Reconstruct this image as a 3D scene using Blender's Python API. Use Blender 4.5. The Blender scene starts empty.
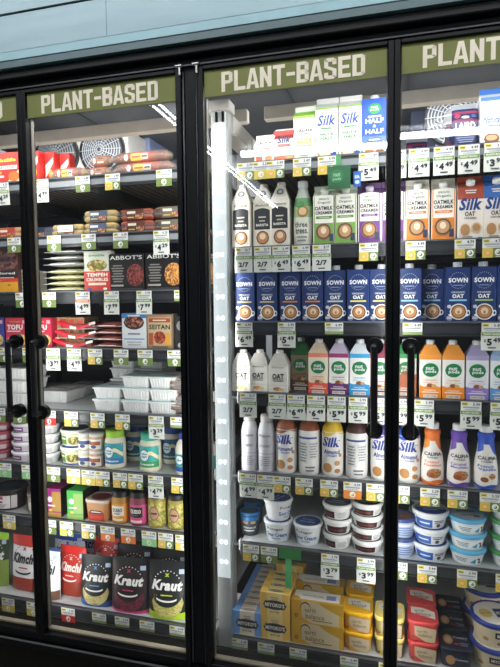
import bpy, math, random
from math import sin, cos, pi, sqrt, radians
from mathutils import Matrix, Vector
random.seed(7)
SC = bpy.context.scene
COL = SC.collection

# ------------------------------------------------------------------ camera
F_PX = 529.08
CAM = Vector((1.1515, -1.501, 1.5518))
CX = Vector((0.96431819, 0.26455021, -0.0101792))
CY = Vector((-0.00701915, 0.06398325, 0.99792629))
CZ = Vector((-0.2646529, 0.96224702, -0.06355713))
cd = bpy.data.cameras.new('camera'); cam = bpy.data.objects.new('camera', cd); COL.objects.link(cam)
cd.sensor_fit = 'VERTICAL'; cd.sensor_height = 24; cd.lens = F_PX * 24 / 667; cd.clip_start = .02
cam.matrix_world = Matrix(((CX.x, CY.x, -CZ.x, CAM.x), (CX.y, CY.y, -CZ.y, CAM.y), (CX.z, CY.z, -CZ.z, CAM.z), (0, 0, 0, 1)))
SC.camera = cam

def at(u, v, Y):                       # photo pixel -> point on the plane y = Y
    d = (u - 250) / F_PX * CX - (v - 333.5) / F_PX * CY + CZ
    t = (Y - CAM.y) / d.y
    return CAM + t * d
def pix(x, y, z):
    d = Vector((x, y, z)) - CAM; w = d.dot(CZ)
    return 250 + F_PX * d.dot(CX) / w, 333.5 - F_PX * d.dot(CY) / w

# ------------------------------------------------------------------ world, exposure, large lights
SC.view_settings.view_transform = 'Standard'; SC.view_settings.look = 'None'
SC.view_settings.exposure = 0.0; SC.view_settings.gamma = 1.0; SC.view_settings.use_curve_mapping = False
W = bpy.data.worlds.new('world'); SC.world = W; W.use_nodes = True
W.node_tree.nodes['Background'].inputs[0].default_value = (.75, .85, 1, 1)
W.node_tree.nodes['Background'].inputs[1].default_value = 0.12
def area(name, loc, direction, sx, sy, power, color=(1, 1, 1)):
    l = bpy.data.lights.new(name, 'AREA'); l.shape = 'RECTANGLE'; l.size = sx; l.size_y = sy; l.energy = power; l.color = color
    o = bpy.data.objects.new(name, l); COL.objects.link(o); o.location = loc
    o.rotation_euler = Vector(direction).to_track_quat('-Z', 'Y').to_euler()
    return o
LEDP = 2.05
LEDC = (1, .985, .965)
# vertical light strips on the inner side of each door upright, added level fill lights under the header
for (x, dx, pw) in ((-.585, .35, 1), (-.036, -.45, .9), (.003, .45, .9), (.518, -.7, 1.15), (1.130, -.45, .8), (1.160, .45, .8), (1.70, -.35, 1)):
    area('upright_led', (x, .048, 1.33), (dx, .55, 0), .02, 1.76, LEDP * pw, LEDC)
area('post_led', (.648, .15, 1.40), (.9, .2, 0), .02, 1.5, 1.2, LEDC)
for x0, x1 in ((-.55, -.04), (.01, .515), (.615, 1.125), (1.165, 1.68)):
    area('header_fill', ((x0 + x1) / 2, .04, 2.15), (0, .42, -1), x1 - x0, .02, 1.15, LEDC)
area('room_fill', (.5, 1.0, 2.55), (0, .35, -1), 2.6, .2, 80, LEDC)  # added fill light, brightens the fan space and cold room ceiling
area('store_light', (1.0, -1.15, 3.3), (0, .55, -.8), 5, .7, 75, (.96, .98, 1))

# ------------------------------------------------------------------ materials
def lin(c):
    c = c / 255
    return c / 12.92 if c <= .04045 else ((c + .055) / 1.055) ** 2.4
def hexc(h): return (lin(int(h[0:2], 16)), lin(int(h[2:4], 16)), lin(int(h[4:6], 16)), 1)
MATS = {}
def mat(h, rough=.45, metal=0, var=.06):
    key = (h, rough, metal)
    if key in MATS: return MATS[key]
    m = bpy.data.materials.new('paint_' + h); m.use_nodes = True; nt = m.node_tree; b = nt.nodes['Principled BSDF']
    b.inputs['Roughness'].default_value = rough; b.inputs['Metallic'].default_value = metal
    if h in ('030406', '050609', '141517', '0b0a07'): b.inputs['Specular IOR Level'].default_value = .18
    tc = nt.nodes.new('ShaderNodeTexCoord'); n = nt.nodes.new('ShaderNodeTexNoise'); n.inputs['Scale'].default_value = 14
    nt.links.new(tc.outputs['Object'], n.inputs['Vector'])
    r = nt.nodes.new('ShaderNodeValToRGB'); c = hexc(h)
    r.color_ramp.elements[0].position = .3; r.color_ramp.elements[1].position = .7
    r.color_ramp.elements[0].color = tuple(x * (1 - var) for x in c[:3]) + (1,)
    r.color_ramp.elements[1].color = tuple(min(1, x * (1 + var)) for x in c[:3]) + (1,)
    nt.links.new(n.outputs[0], r.inputs[0]); nt.links.new(r.outputs[0], b.inputs['Base Color'])
    MATS[key] = m; return m
def food(a, b_, c_, scale=260, rough=.5):
    key = ('food', a, b_, c_, scale)
    if key in MATS: return MATS[key]
    m = bpy.data.materials.new('food_picture'); m.use_nodes = True; nt = m.node_tree; b = nt.nodes['Principled BSDF']
    b.inputs['Roughness'].default_value = rough
    tc = nt.nodes.new('ShaderNodeTexCoord'); n = nt.nodes.new('ShaderNodeTexVoronoi'); n.inputs['Scale'].default_value = scale
    nt.links.new(tc.outputs['Object'], n.inputs['Vector'])
    r = nt.nodes.new('ShaderNodeValToRGB'); e = r.color_ramp.elements
    e[0].position = .15; e[0].color = hexc(a); e[1].position = .85; e[1].color = hexc(b_)
    x = e.new(.5); x.color = hexc(c_)
    s = nt.nodes.new('ShaderNodeSeparateColor'); nt.links.new(n.outputs['Color'], s.inputs[0])
    nt.links.new(s.outputs[0], r.inputs[0]); nt.links.new(r.outputs[0], b.inputs['Base Color'])
    MATS[key] = m; return m
def emis(h, s):
    key = ('em', h, s)
    if key in MATS: return MATS[key]
    m = bpy.data.materials.new('light_' + h); m.use_nodes = True; b = m.node_tree.nodes['Principled BSDF']
    b.inputs['Base Color'].default_value = hexc(h); b.inputs['Emission Color'].default_value = hexc(h); b.inputs['Emission Strength'].default_value = s
    MATS[key] = m; return m
def film(h='ffffff', op=.25, rough=.12):
    key = ('film', h, op, rough)
    if key in MATS: return MATS[key]
    m = bpy.data.materials.new('clear_film'); m.use_nodes = True; nt = m.node_tree; b = nt.nodes['Principled BSDF']
    b.inputs['Base Color'].default_value = hexc(h); b.inputs['Roughness'].default_value = rough; b.inputs['Alpha'].default_value = op
    n = nt.nodes.new('ShaderNodeTexNoise'); n.inputs['Scale'].default_value = 60; bp = nt.nodes.new('ShaderNodeBump'); bp.inputs['Strength'].default_value = .4; bp.inputs['Distance'].default_value = .004
    nt.links.new(n.outputs[0], bp.inputs['Height']); nt.links.new(bp.outputs[0], b.inputs['Normal'])
    MATS[key] = m; return m
def pane_mat():
    m = bpy.data.materials.new('door_glass'); m.use_nodes = True; nt = m.node_tree
    for n in list(nt.nodes):
        if n.type != 'OUTPUT_MATERIAL': nt.nodes.remove(n)
    out = [n for n in nt.nodes if n.type == 'OUTPUT_MATERIAL'][0]
    tr = nt.nodes.new('ShaderNodeBsdfTransparent'); tr.inputs[0].default_value = (.95, .97, .96, 1)
    gl = nt.nodes.new('ShaderNodeBsdfGlossy'); gl.inputs['Roughness'].default_value = 0.012
    fr = nt.nodes.new('ShaderNodeFresnel'); fr.inputs[0].default_value = 1.5
    mu = nt.nodes.new('ShaderNodeMath'); mu.operation = 'MULTIPLY'; mu.inputs[1].default_value = 1.6
    mx = nt.nodes.new('ShaderNodeMixShader')
    nt.links.new(fr.outputs[0], mu.inputs[0]); nt.links.new(mu.outputs[0], mx.inputs[0])
    nt.links.new(tr.outputs[0], mx.inputs[1]); nt.links.new(gl.outputs[0], mx.inputs[2]); nt.links.new(mx.outputs[0], out.inputs[0])
    return m
GLASS = pane_mat()
def teal_mat():
    m = bpy.data.materials.new('teal_fascia'); m.use_nodes = True; nt = m.node_tree; b = nt.nodes['Principled BSDF']
    b.inputs['Roughness'].default_value = .32
    tc = nt.nodes.new('ShaderNodeTexCoord'); mp = nt.nodes.new('ShaderNodeMapping'); mp.inputs['Scale'].default_value = (1, 1, 9)
    n = nt.nodes.new('ShaderNodeTexNoise'); n.inputs['Scale'].default_value = 2.2; n.inputs['Detail'].default_value = 6
    nt.links.new(tc.outputs['Object'], mp.inputs[0]); nt.links.new(mp.outputs[0], n.inputs['Vector'])
    r = nt.nodes.new('ShaderNodeValToRGB'); r.color_ramp.elements[0].position = .3; r.color_ramp.elements[1].position = .75
    r.color_ramp.elements[0].color = hexc('78949e'); r.color_ramp.elements[1].color = hexc('8ba6ae')
    nt.links.new(n.outputs[0], r.inputs[0]); nt.links.new(r.outputs[0], b.inputs['Base Color'])
    return m

# ------------------------------------------------------------------ mesh builder
class M:
    def __init__(s): s.v = []; s.f = []; s.mi = []; s.sm = []; s.mats = []
    def slot(s, m):
        if isinstance(m, str): m = mat(m)
        if m not in s.mats: s.mats.append(m)
        return s.mats.index(m)
    def face(s, pts, m, smooth=False):
        i = len(s.v); s.v += [tuple(p) for p in pts]; s.f.append(tuple(range(i, i + len(pts)))); s.mi.append(s.slot(m)); s.sm.append(smooth)
    def mesh(s, vs, fs, m, smooth=False):
        i = len(s.v); s.v += [tuple(p) for p in vs]; k = None if isinstance(m, list) else s.slot(m)
        for j, f in enumerate(fs):
            s.f.append(tuple(i + a for a in f)); s.mi.append(s.slot(m[j]) if k is None else k); s.sm.append(smooth)
    def box(s, x0, x1, y0, y1, z0, z1, m, b=0, ms=None):
        # ms: optional dict face->material: f,k,l,r,t,d ; b chamfers the vertical edges and the top/bottom rims
        if b <= 0:
            v = [(x0, y0, z0), (x1, y0, z0), (x1, y1, z0), (x0, y1, z0), (x0, y0, z1), (x1, y0, z1), (x1, y1, z1), (x0, y1, z1)]
            f = {'d': (0, 3, 2, 1), 't': (4, 5, 6, 7), 'f': (0, 1, 5, 4), 'r': (1, 2, 6, 5), 'k': (2, 3, 7, 6), 'l': (3, 0, 4, 7)}
            s.mesh(v, list(f.values()), [(ms or {}).get(k, m) for k in f]); return
        def ring(i, z): return [(x0 + i, y0, z), (x1 - i, y0, z), (x1, y0 + i, z), (x1, y1 - i, z), (x1 - i, y1, z), (x0 + i, y1, z), (x0, y1 - i, z), (x0, y0 + i, z)]
        def ring2(i, z): return [(x0 + 2 * i, y0 + i, z), (x1 - 2 * i, y0 + i, z), (x1 - i, y0 + 2 * i, z), (x1 - i, y1 - 2 * i, z), (x1 - 2 * i, y1 - i, z), (x0 + 2 * i, y1 - i, z), (x0 + i, y1 - 2 * i, z), (x0 + i, y0 + 2 * i, z)]
        rs = [ring2(b, z0), ring(b, z0 + b), ring(b, z1 - b), ring2(b, z1)]
        v = [p for r in rs for p in r]; f = []; mm = []
        names = ['f', 'c', 'r', 'c', 'k', 'c', 'l', 'c']
        for k in range(3):
            for j in range(8):
                f.append((k * 8 + j, k * 8 + (j + 1) % 8, k * 8 + 8 + (j + 1) % 8, k * 8 + 8 + j)); mm.append((ms or {}).get(names[j], m))
        f.append(tuple(range(24, 32))); mm.append((ms or {}).get('t', m)); f.append(tuple(range(7, -1, -1))); mm.append(m)
        s.mesh(v, f, mm)
    def lathe(s, prof, seg=28, o=(0, 0, 0), ax='z', m=None, cap=True, sx=1, sy=1):
        # prof: (r, h, material of the band above this point)
        v = []; f = []; mm = []
        def P(r, h, a):
            x, y = r * cos(a), r * sin(a)
            if ax == 'z': return (o[0] + x * sx, o[1] + y * sy, o[2] + h)
            if ax == 'x': return (o[0] + h, o[1] + x, o[2] + y)
            return (o[0] + x, o[1] + h, o[2] + y)
        n = len(prof)
        for q in prof:
            for j in range(seg): v.append(P(q[0], q[1], 2 * pi * j / seg))
        for k in range(n - 1):
            mk = prof[k][2] if len(prof[k]) > 2 and prof[k][2] else m
            for j in range(seg):
                f.append((k * seg + j, k * seg + (j + 1) % seg, (k + 1) * seg + (j + 1) % seg, (k + 1) * seg + j)); mm.append(mk)
        s.mesh(v, f, mm, True)
        if cap:
            for k in (0, n - 1):
                if prof[k][0] > 1e-5:
                    mk = (prof[k][2] if len(prof[k]) > 2 and prof[k][2] else (prof[k - 1][2] if k and len(prof[k - 1]) > 2 and prof[k - 1][2] else m)) or m
                    s.face([v[k * seg + j] for j in (range(seg) if k else range(seg - 1, -1, -1))], mk)
    def tube(s, p, q, r, m, seg=14):
        p = Vector(p); q = Vector(q); d = (q - p); t = d.to_track_quat('Z', 'Y'); v = []
        for e in (p, q):
            for j in range(seg): v.append(e + t @ Vector((r * cos(2 * pi * j / seg), r * sin(2 * pi * j / seg), 0)))
        s.mesh(v, [(j, (j + 1) % seg, seg + (j + 1) % seg, seg + j) for j in range(seg)], m, True)
        s.face(v[seg:], m); s.face(v[:seg][::-1], m)
    def build(s, name, parent=None):
        me = bpy.data.meshes.new(name); me.from_pydata(s.v, [], s.f)
        for m in s.mats: me.materials.append(m)
        me.polygons.foreach_set('material_index', s.mi); me.polygons.foreach_set('use_smooth', s.sm); me.update()
        o = bpy.data.objects.new(name, me); COL.objects.link(o)
        if parent: o.parent = parent
        return o
def empty(name, loc=(0, 0, 0), rz=0):
    o = bpy.data.objects.new(name, None); o.empty_display_size = .02; COL.objects.link(o); o.location = loc; o.rotation_euler = (0, 0, rz); return o
def tag(o, label, cat, group=None, kind=None):
    o['label'] = label; o['category'] = cat
    if group: o['group'] = group
    if kind: o['kind'] = kind
    return o
def copy_tree(o, parent=None):
    c = o.copy(); COL.objects.link(c); c.parent = parent
    for ch in o.children: copy_tree(ch, c)
    return c
def struct(m, name, parent=None):
    o = m.build(name, parent)
    if not parent: o['kind'] = 'structure'
    return o

# ------------------------------------------------------------------ lettering
TXT = {}
def glyphs(s, bold, shear):
    key = (s, bold, shear)
    if key not in TXT:
        c = bpy.data.curves.new('t', 'FONT'); c.body = s; c.size = 1; c.offset = bold; c.shear = shear; c.resolution_u = 2; c.fill_mode = 'FRONT'; c.space_character = 1.0 + bold * 2
        o = bpy.data.objects.new('t', c); COL.objects.link(o); dg = bpy.context.evaluated_depsgraph_get(); dg.update()
        me = bpy.data.meshes.new_from_object(o.evaluated_get(dg))
        vs = [(p.co.x, p.co.y) for p in me.vertices]; fs = [tuple(p.vertices) for p in me.polygons]
        x0 = min(p[0] for p in vs); x1 = max(p[0] for p in vs); y0 = min(p[1] for p in vs); y1 = max(p[1] for p in vs)
        vs = [((a - x0) / (x1 - x0) - .5, (b - y0) / (y1 - y0) - .5) for a, b in vs]
        bpy.data.objects.remove(o); bpy.data.curves.remove(c); bpy.data.meshes.remove(me)
        TXT[key] = (vs, fs)
    return TXT[key]
# words too small to read in the photograph are printed as plain bars
UNREADABLE = {'Violife', 'CREAMY', 'HODO', 'Soup', 'CHIK', 'UPTONS', 'TOFURKY', 'FIELD', 'VEGAN', 'BIO', 'chopped', 'gardein', 'CLASSIC', 'MOROCCAN', 'KRAUT', 'kite hill', 'hummus', 'Kite Hill', 'BBQ', 'Bliss', 'original', 'YOGURT'}
class Paint:
    """flat printing on a face: u in -.5...5 across, v in 0..1 up; f(u,v,e) -> point lifted by e"""
    def __init__(s, m, f, nu=1, nv=1): s.m = m; s.f = f; s.nu = nu; s.nv = nv; s.e = .0004
    def strip(s, u0, u1, top, bot, mt, nu=None, nv=None):
        nu = nu or s.nu; nv = nv or s.nv; s.e += .00013; v = []; f = []
        for i in range(nu + 1):
            u = u0 + (u1 - u0) * i / nu; a, b = bot(u), top(u)
            for j in range(nv + 1): v.append(s.f(u, a + (b - a) * j / nv, s.e))
        k = nv + 1
        for i in range(nu):
            for j in range(nv): f.append((i * k + j, (i + 1) * k + j, (i + 1) * k + j + 1, i * k + j + 1))
        s.m.mesh(v, f, mt, s.nu > 1)
    def rect(s, u0, u1, v0, v1, mt): s.strip(u0, u1, lambda u: v1, lambda u: v0, mt)
    def disc(s, cu, cv, ru, rv, mt, n=14):
        g = lambda u: rv * sqrt(max(0, 1 - ((u - cu) / ru) ** 2))
        s.strip(cu - ru, cu + ru, lambda u: cv + g(u), lambda u: cv - g(u), mt, nu=n, nv=max(1, s.nv // 2))
    def text(s, t, cu, cv, w, h, mt, bold=.02, shear=0):
        if t in UNREADABLE: s.rect(cu - w / 2, cu + w / 2, cv - h * .3, cv + h * .3, mt); return
        vs, fs = glyphs(t, bold, shear); s.e += .00013
        s.m.mesh([s.f(cu + a * w, cv + b * h, s.e) for a, b in vs], fs, mt)
    def lines(s, cu, v0, v1, w, n, mt):
        for i in range(n):
            y = v0 + (v1 - v0) * (i + .5) / n; q = w * (.75 + .25 * ((i * 7) % 3) / 2); s.e -= .00013
            s.rect(cu - q / 2, cu + q / 2, y - (v1 - v0) / n * .25, y + (v1 - v0) / n * .25, mt)
def front(w, d, h, z=0): return lambda u, v, e: (u * w, -d / 2 - e, z + v * h)
def top(w, d, h): return lambda u, v, e: (u * w, (v - .5) * d, h + e)
def right(w, d, h): return lambda u, v, e: (w / 2 + e, u * d, v * h)
def round_(rf, w, h):      # wrapped on a turned body whose radius at height z is rf(z)
    def g(u, v, e):
        z = v * h; r = rf(z) + e; a = math.asin(max(-.999, min(.999, 2 * u)))
        return (r * sin(a), -r * cos(a), z)
    return g
def radius(prof):
    def r(z):
        for a, b in zip(prof, prof[1:]):
            if a[1] <= z <= b[1]: return a[0] + (b[0] - a[0]) * ((z - a[1]) / (b[1] - a[1]) if b[1] > a[1] else 0)
        return prof[-1][0] if z > prof[-1][1] else prof[0][0]
    return r

WHITE = 'eef0ee'; INK = '20242c'; BLACKP = '101114'
# ------------------------------------------------------------------ structure
SHELF = dict(A1=1.986, A2=1.787, A3=1.587, A4=1.385, A5=1.157, A6=.947, A7=.747, A8=.438,
             B1=1.986, B2=1.72, B3=1.48, B4=1.249, B5=.981, B6=.741, B7=.43)
FY = .15
FRONT = dict(A8=.12, B7=.12)      # the bottom shelves reach a little further forward
def fy(s): return FRONT.get(s, FY)
BLK = mat('030406', .5); BLK2 = mat('050609', .4); HEAD = mat('141517', .5)
m = M(); m.box(-6, 7, -9, 3, -.05, 0, mat('8a8780', .35)); struct(m, 'floor')
m = M(); m.box(-6, 7, -9, -.06, 3.4, 3.45, mat('c9cac8', .8)); struct(m, 'ceiling')
m = M(); m.box(-3, 4, 2.3, 2.35, 0, 2.75, mat('7d8085', .5))
for i in range(7): m.box(-3 + i + .0, -2.985 + i, 2.285, 2.3, 0, 2.75, mat('50535a'))
struct(m, 'wall_back')
m = M(); m.box(-3, 4, .02, 2.3, 2.62, 2.68, mat('5a5d62', .6))
for i in range(12): m.box(-3 + i * .6, -2.99 + i * .6, .1, 2.3, 2.612, 2.62, mat('3c3f45'))
struct(m, 'ceiling_cold_room')
# teal fascia above the doors, with its groove and seam
m = M(); T = teal_mat()
m.box(-3, 4, -.05, .1, 2.452, 3.4, T); m.box(-3, 4, -.044, .1, 2.444, 2.452, mat('1d2a33')); m.box(-3, .3215, -.05, .1, 2.335, 2.444, T); m.box(.323, 4, -.05, .1, 2.335, 2.444, T)
m.box(-3, 4, -.049, .1, 2.31, 2.335, mat('7fa3ab', .3)); m.box(-3, 4, -.046, .1, 2.288, 2.31, mat('3a5459', .35))
struct(m, 'wall_front')
m = M()
m.box(-3, 4, .0, .12, 2.222, 2.288, BLK); m.box(-3, 4, -.03, 0, 2.262, 2.286, HEAD, .003); m.box(-3, 4, -.012, 0, 2.236, 2.24, mat('25262a', .3))
struct(m, 'trim_1')
m = M(); m.box(-3, 4, .0, .034, .345, .40, BLK); m.box(-3, 4, -.02, .0, .36, .388, BLK2, .003); m.box(-3, 4, -.024, -.018, .386, .389, mat('5a5c5c', .3))
m.box(-3, 4, .0, .10, .1, .345, mat('0b0a07', .6)); struct(m, 'trim_2')
m = M(); m.box(.5205, .6065, .012, .036, .418, 2.222, BLK2)
m.box(.541, .546, -.006, .02, .41, 2.222, mat('1c1e26', .25)); m.box(.583, .586, -.006, .02, .41, 2.222, mat('1c1e26', .25)); m.box(.549, .580, -.004, .02, .41, 2.222, BLK); struct(m, 'trim_3')
m = M(); m.box(-.026, -.008, .03, .044, .418, 2.222, BLK); struct(m, 'trim_4')
m = M(); m.box(1.136, 1.153, .03, .044, .418, 2.222, BLK); struct(m, 'trim_5')
m = M(); m.box(-3, 4, .128, .14, .10, .375, mat('2a2a27', .5)); m.box(-3, 4, .034, .128, .30, .305, mat('4a4842', .4)); m.box(-3, 4, .126, .128, .340, .346, mat('6a665c', .35)); struct(m, 'trim_6')

SIGN_G = mat('696d36', .7); LETTER = mat('d9cfbc', .7)
def block_letters(m, t, f, w, h, mt):
    """condensed bold capitals; f(u, v) with u over the whole word 0..1"""
    k = [0]; adv = {'-': .75}; tot = sum(adv.get(c, 1) for c in t); x = 0
    sx, sy, c, cy, g = .33, .18, .26, .09, .12
    for ch in t:
        a = adv.get(ch, 1); L = a - g
        def q(*pts):
            k[0] += 1.5e-5; m.face([f((x + p[0] * L) / tot, p[1], k[0]) for p in pts], mt)
        def r(x0, x1, y0, y1): q((x0, y0), (x1, y0), (x1, y1), (x0, y1))
        def bowl(y0, y1):
            r(sx * .9, 1 - c, y1 - sy * .9, y1); r(sx * .9, 1 - c, y0, y0 + sy * .9); r(1 - sx, 1, y0 + cy, y1 - cy)
            q((1 - c, y1), (1 - c, y1 - sy * .9), (1 - sx, y1 - cy), (1, y1 - cy)); q((1 - c, y0), (1, y0 + cy), (1 - sx, y0 + cy), (1 - c, y0 + sy * .9))
        if ch in 'PBDLE': r(0, sx, 0, 1)
        if ch == 'P': bowl(.40, 1)
        if ch == 'B': bowl(.46, 1); bowl(0, .56)
        if ch == 'D': bowl(0, 1)
        if ch in 'LE': r(sx * .9, 1, 0, sy)
        if ch == 'E': r(sx * .9, 1, 1 - sy, 1); r(sx * .9, .88, .42, .58)
        if ch == 'T': r(-.02, 1.02, 1 - sy, 1); r(.5 - sx / 2, .5 + sx / 2, 0, 1 - sy)
        if ch == '-': r(0, 1, .40, .57)
        if ch == 'N': r(0, sx, 0, 1); r(1 - sx, 1, 0, 1); q((sx * .8, 1), (sx * .8, .62), (1 - sx * .8, 0), (1 - sx * .8, .38))
        if ch == 'A': q((-.06, 0), (.26, 0), (.56, 1), (.30, 1)); q((.74, 0), (1.06, 0), (.70, 1), (.44, 1)); r(.2, .8, .20, .35)
        if ch == 'S':
            r(c, 1 - c, 1 - sy, 1); r(c, 1 - c, 0, sy); r(0, sx, .55, 1 - cy); r(1 - sx, 1, cy, .46); r(1 - sx, 1, .68, 1 - cy); r(0, sx, cy, .32)
            q((c, 1), (0, 1 - cy), (sx, 1 - cy), (c, 1 - sy)); q((1 - c, 1), (1 - c, 1 - sy), (1 - sx, 1 - cy), (1, 1 - cy)); q((0, cy), (c, 0), (c, sy), (sx, cy)); q((1 - c, 0), (1, cy), (1 - sx, cy), (1 - c, sy))
            q((0, .56), (sx, .62), (1, .46), (1 - sx, .38))
        x += a
def door(n, x0, x1, hinge, handle):
    d = empty('door_%d' % n, (0, 0, 0)); d['kind'] = 'structure'
    zb, zt = .42, 2.22
    m = M()
    m.box(x0 - .017, x0, -.012, .03, zb - .03, zt + .012, BLK2, .002); m.box(x1, x1 + .017, -.012, .03, zb - .03, zt + .012, BLK2, .002)
    m.box(x0, x1, -.012, .03, zb - .03, zb, BLK2, .002); m.box(x0, x1, -.012, .03, zt, zt + .012, BLK2, .002)
    m.build('door_frame', d)
    m = M(); sp = mat('6e6b62', .4)
    m.box(x0, x0 + .003, .012, .026, zb, zt - .075, sp); m.box(x1 - .004, x1, .012, .034, zb, zt - .075, sp); m.box(x0, x1, .012, .03, zb, zb + .006, mat('b9b09c', .3))
    m.build('glass_spacer', d)
    m = M(); m.face([(x0, 0.004, zb), (x1, 0.004, zb), (x1, 0.004, zt), (x0, 0.004, zt)], GLASS)
    g = m.build('glass_pane', d)
    if n == 4:      # this pane sits a touch out of true, so the ceiling tube shows higher in it
        a = radians(-1.06); zc = zt
        g.data.transform(Matrix.Translation((0, 0, zc)) @ Matrix.Rotation(-a * 0.5, 4, 'X') @ Matrix.Translation((0, 0, -zc)))
    m = M(); m.box(x0 + .002, x1 - .002, -.002, .001, zt - .076, zt, SIGN_G)
    sg = m.build('sign_strip', d)
    m = M(); p = Paint(m, lambda u, v, e: (x0 + (u + .5) * (x1 - x0), (-.0018 - e), zt - .076 + v * .076))
    block_letters(m, 'PLANT-BASED', lambda u, v, e: p.f(-.395 + u * .79, .12 + v * .74, .0008 + e), 1, 1, LETTER)
    o = m.build('lettering', sg)
    hx = handle
    m = M(); m.tube((hx, -.062, 1.194), (hx, -.062, 1.418), .0095, mat('0c0c0e', .3), 18)
    for z in (1.422, 1.190):
        m.tube((hx, -.012, z), (hx, -.062, z), .0095, mat('0c0c0e', .3)); m.tube((hx, -.030, z), (hx, -.012, z), .023, mat('0c0c0e', .28), 24)
        m.lathe([(0.001, -.010), (.0085, -.006), (.0105, 0), (.0085, .006), (.001, .010)], 14, (hx, -.062, z), 'z', mat('0c0c0e', .3))
    m.build('handle', d)
    if hinge:
        m = M(); m.tube((hinge - .012, -.016, 2.236), (hinge + .008, -.016, 2.236), .006, mat('9a9a9a', .25, 1)); m.tube((hinge, -.016, 2.21), (hinge, -.016, 2.236), .004, mat('9a9a9a', .25, 1)); m.build('hinge', d)
    return d
door(1, -.5544, -.0339, None, -.059); door(2, 0, .5205, .537, .036); door(3, .6065, 1.1278, .590, 1.098); door(4, 1.1613, 1.6826, None, 1.192)

# light post between the two shelf bays
t = empty('light_post', (.600, .187, .36)); tag(t, 'white vertical light post with paired diodes at the left of the third door', 'light post')
m = M(); m.box(-.03, .020, -.028, .02, 0, 1.80, mat('d5d9da', .4), .003); m.box(.020, .026, -.02, .02, 0, 1.80, mat('b9bdbe', .4)); m.build('post', t)
m = M(); m.box(-.027, .018, -.0315, -.0288, .25, 1.74, emis('dfe9ee', .55)); m.build('diffuser', t)
for i in range(22):
    z = .30 + i * .069
    m = M()
    for x in (-.012, .004): m.box(x - .0035, x + .0035, -.0335, -.0316, z, z + .010, emis('ffffff', 5))
    m.build('diode_pair', t)
m = M(); m.box(-.045, .035, -.035, .03, 1.80, 1.835, mat('dcdad4', .5), .003)
for x in (-.012, .010): m.box(x, x + .007, -.0365, -.0285, 1.765, 1.795, BLK)
m.build('post_cap', t)
m = M(); m.box(-.02, .03, .03, .44, 1.745, 1.80, mat('d8d6d0', .5)); m.box(-.02, .036, .03, .44, 1.737, 1.745, mat('bdbab2'))
for y in (.18, .30, .42): m.box(.03, .05, y, y + .02, 1.705, 1.765, mat('c4c2bc', .4)); m.box(.03, .065, y, y + .02, 1.70, 1.705, mat('c4c2bc', .4))
m.build('top_arm', t)
for i, (z, s) in enumerate([(z, s) for z in (1.235, .965, .73, .40) for s in (-1, 1)]):
    m = M(); x0, x1 = ((-.040, -.03) if s < 0 else (.026, .050)); m.box(x0, x1, -.012, -.004, z - .36 - .012, z - .36 - .004, mat('cfd2d2', .35)); xx = x0 if s < 0 else x1 - .006
    m.box(xx, xx + .006, -.016, 0, z - .36 - .025, z - .36 + .01, mat('cfd2d2', .35)); m.build('shelf_clip', t)
t = empty('top_beam', (0, .60, 2.262)); 
m = M(); m.box(-2.4, .575, 0, .04, 0, .052, mat('d9d2c8', .5), .003); b1 = m.build('support_beam'); b1.location = (0, .58, 2.262); tag(b1, 'pale horizontal beam near the ceiling behind the first two doors', 'beam')
bpy.data.objects.remove(t)
m = M(); m.box(.645, 3.2, 0, .04, 0, .052, mat('d9d2c8', .5), .003); b1 = m.build('support_beam'); b1.location = (0, .58, 2.262); tag(b1, 'pale horizontal beam near the ceiling behind the third and fourth doors', 'beam')

# fan units on the cold room's back
def fan_unit(x0, x1, fans, label):
    t = empty('fan_unit', ((x0 + x1) / 2, 1.5, 2.05)); tag(t, label, 'cooling fan unit'); t.location.z = 2.335; cx = (x0 + x1) / 2
    m = M(); m.box(x0 - cx, x1 - cx, 0, .35, -.12, .28, mat('c9c7c4', .5), .01); m.build('housing', t); m = M(); m.box(-.2, .2, .1, .13, .28, .286, mat('9a9a98')); m.build('ceiling_mount', t)
    for fx in fans:
        fx -= cx; m = M(); m.lathe([(.142, -.045), (.149, -.04), (.149, 0), (.142, 0), (.142, -.03), (.142, -.045)], 36, (fx, 0, .145), 'y', mat('23262b', .4), cap=False)
        m.lathe([(.142, -.03), (.001, -.055)], 36, (fx, 0, .145), 'y', mat('2c3036', .5), cap=False)
        for r in (.128, .112, .096, .08, .064, .048, .032, .016):
            m.lathe([(r + .003, -.035 - (.12 - r) * .2 - .004), (r, -.035 - (.12 - r) * .2 - .008), (r - .003, -.035 - (.12 - r) * .2 - .004)], 30, (fx, 0, .145), 'y', mat('8a8e94', .35), cap=False)
        for k in range(16):
            a = k * pi / 8; m.tube((fx + .02 * cos(a), -.063, .145 + .02 * sin(a)), (fx + .142 * cos(a), -.046, .145 + .142 * sin(a)), .0018, mat('a2a6ac', .35), 6)
        m.build('fan_guard', t)
fx1 = at(59, 152, 1.5).x; fx2 = at(104, 149, 1.5).x; fx3 = at(449, 128, 1.5).x; fx4 = at(500, 128, 1.5).x
fan_unit(fx1 - .2, fx2 + .16, (fx1, fx2), 'pale fan unit with two round dark grilles behind the second door')
fan_unit(fx3 - .05, fx4 + .2, (fx3 + .02, fx4 + .05), 'pale fan unit with round dark grille behind the rightmost door')
for (u0, u1, v0, v1, c, lb) in ((130, 149, 127, 165, '7984a8', 'blue grey cabinet on the back wall beside the fan unit'), (410, 438, 102, 150, '1d2744', 'navy cabinet on the back wall behind the fourth door')):
    a = at(u0, v1, 1.75); b = at(u1, v0, 1.75); m = M(); m.box(a.x, b.x, 0, .3, 0, b.z - a.z, mat(c, .5), .006); o = m.build('wall_cabinet'); o.location = (0, 1.75, a.z); tag(o, lb, 'cabinet')

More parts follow.
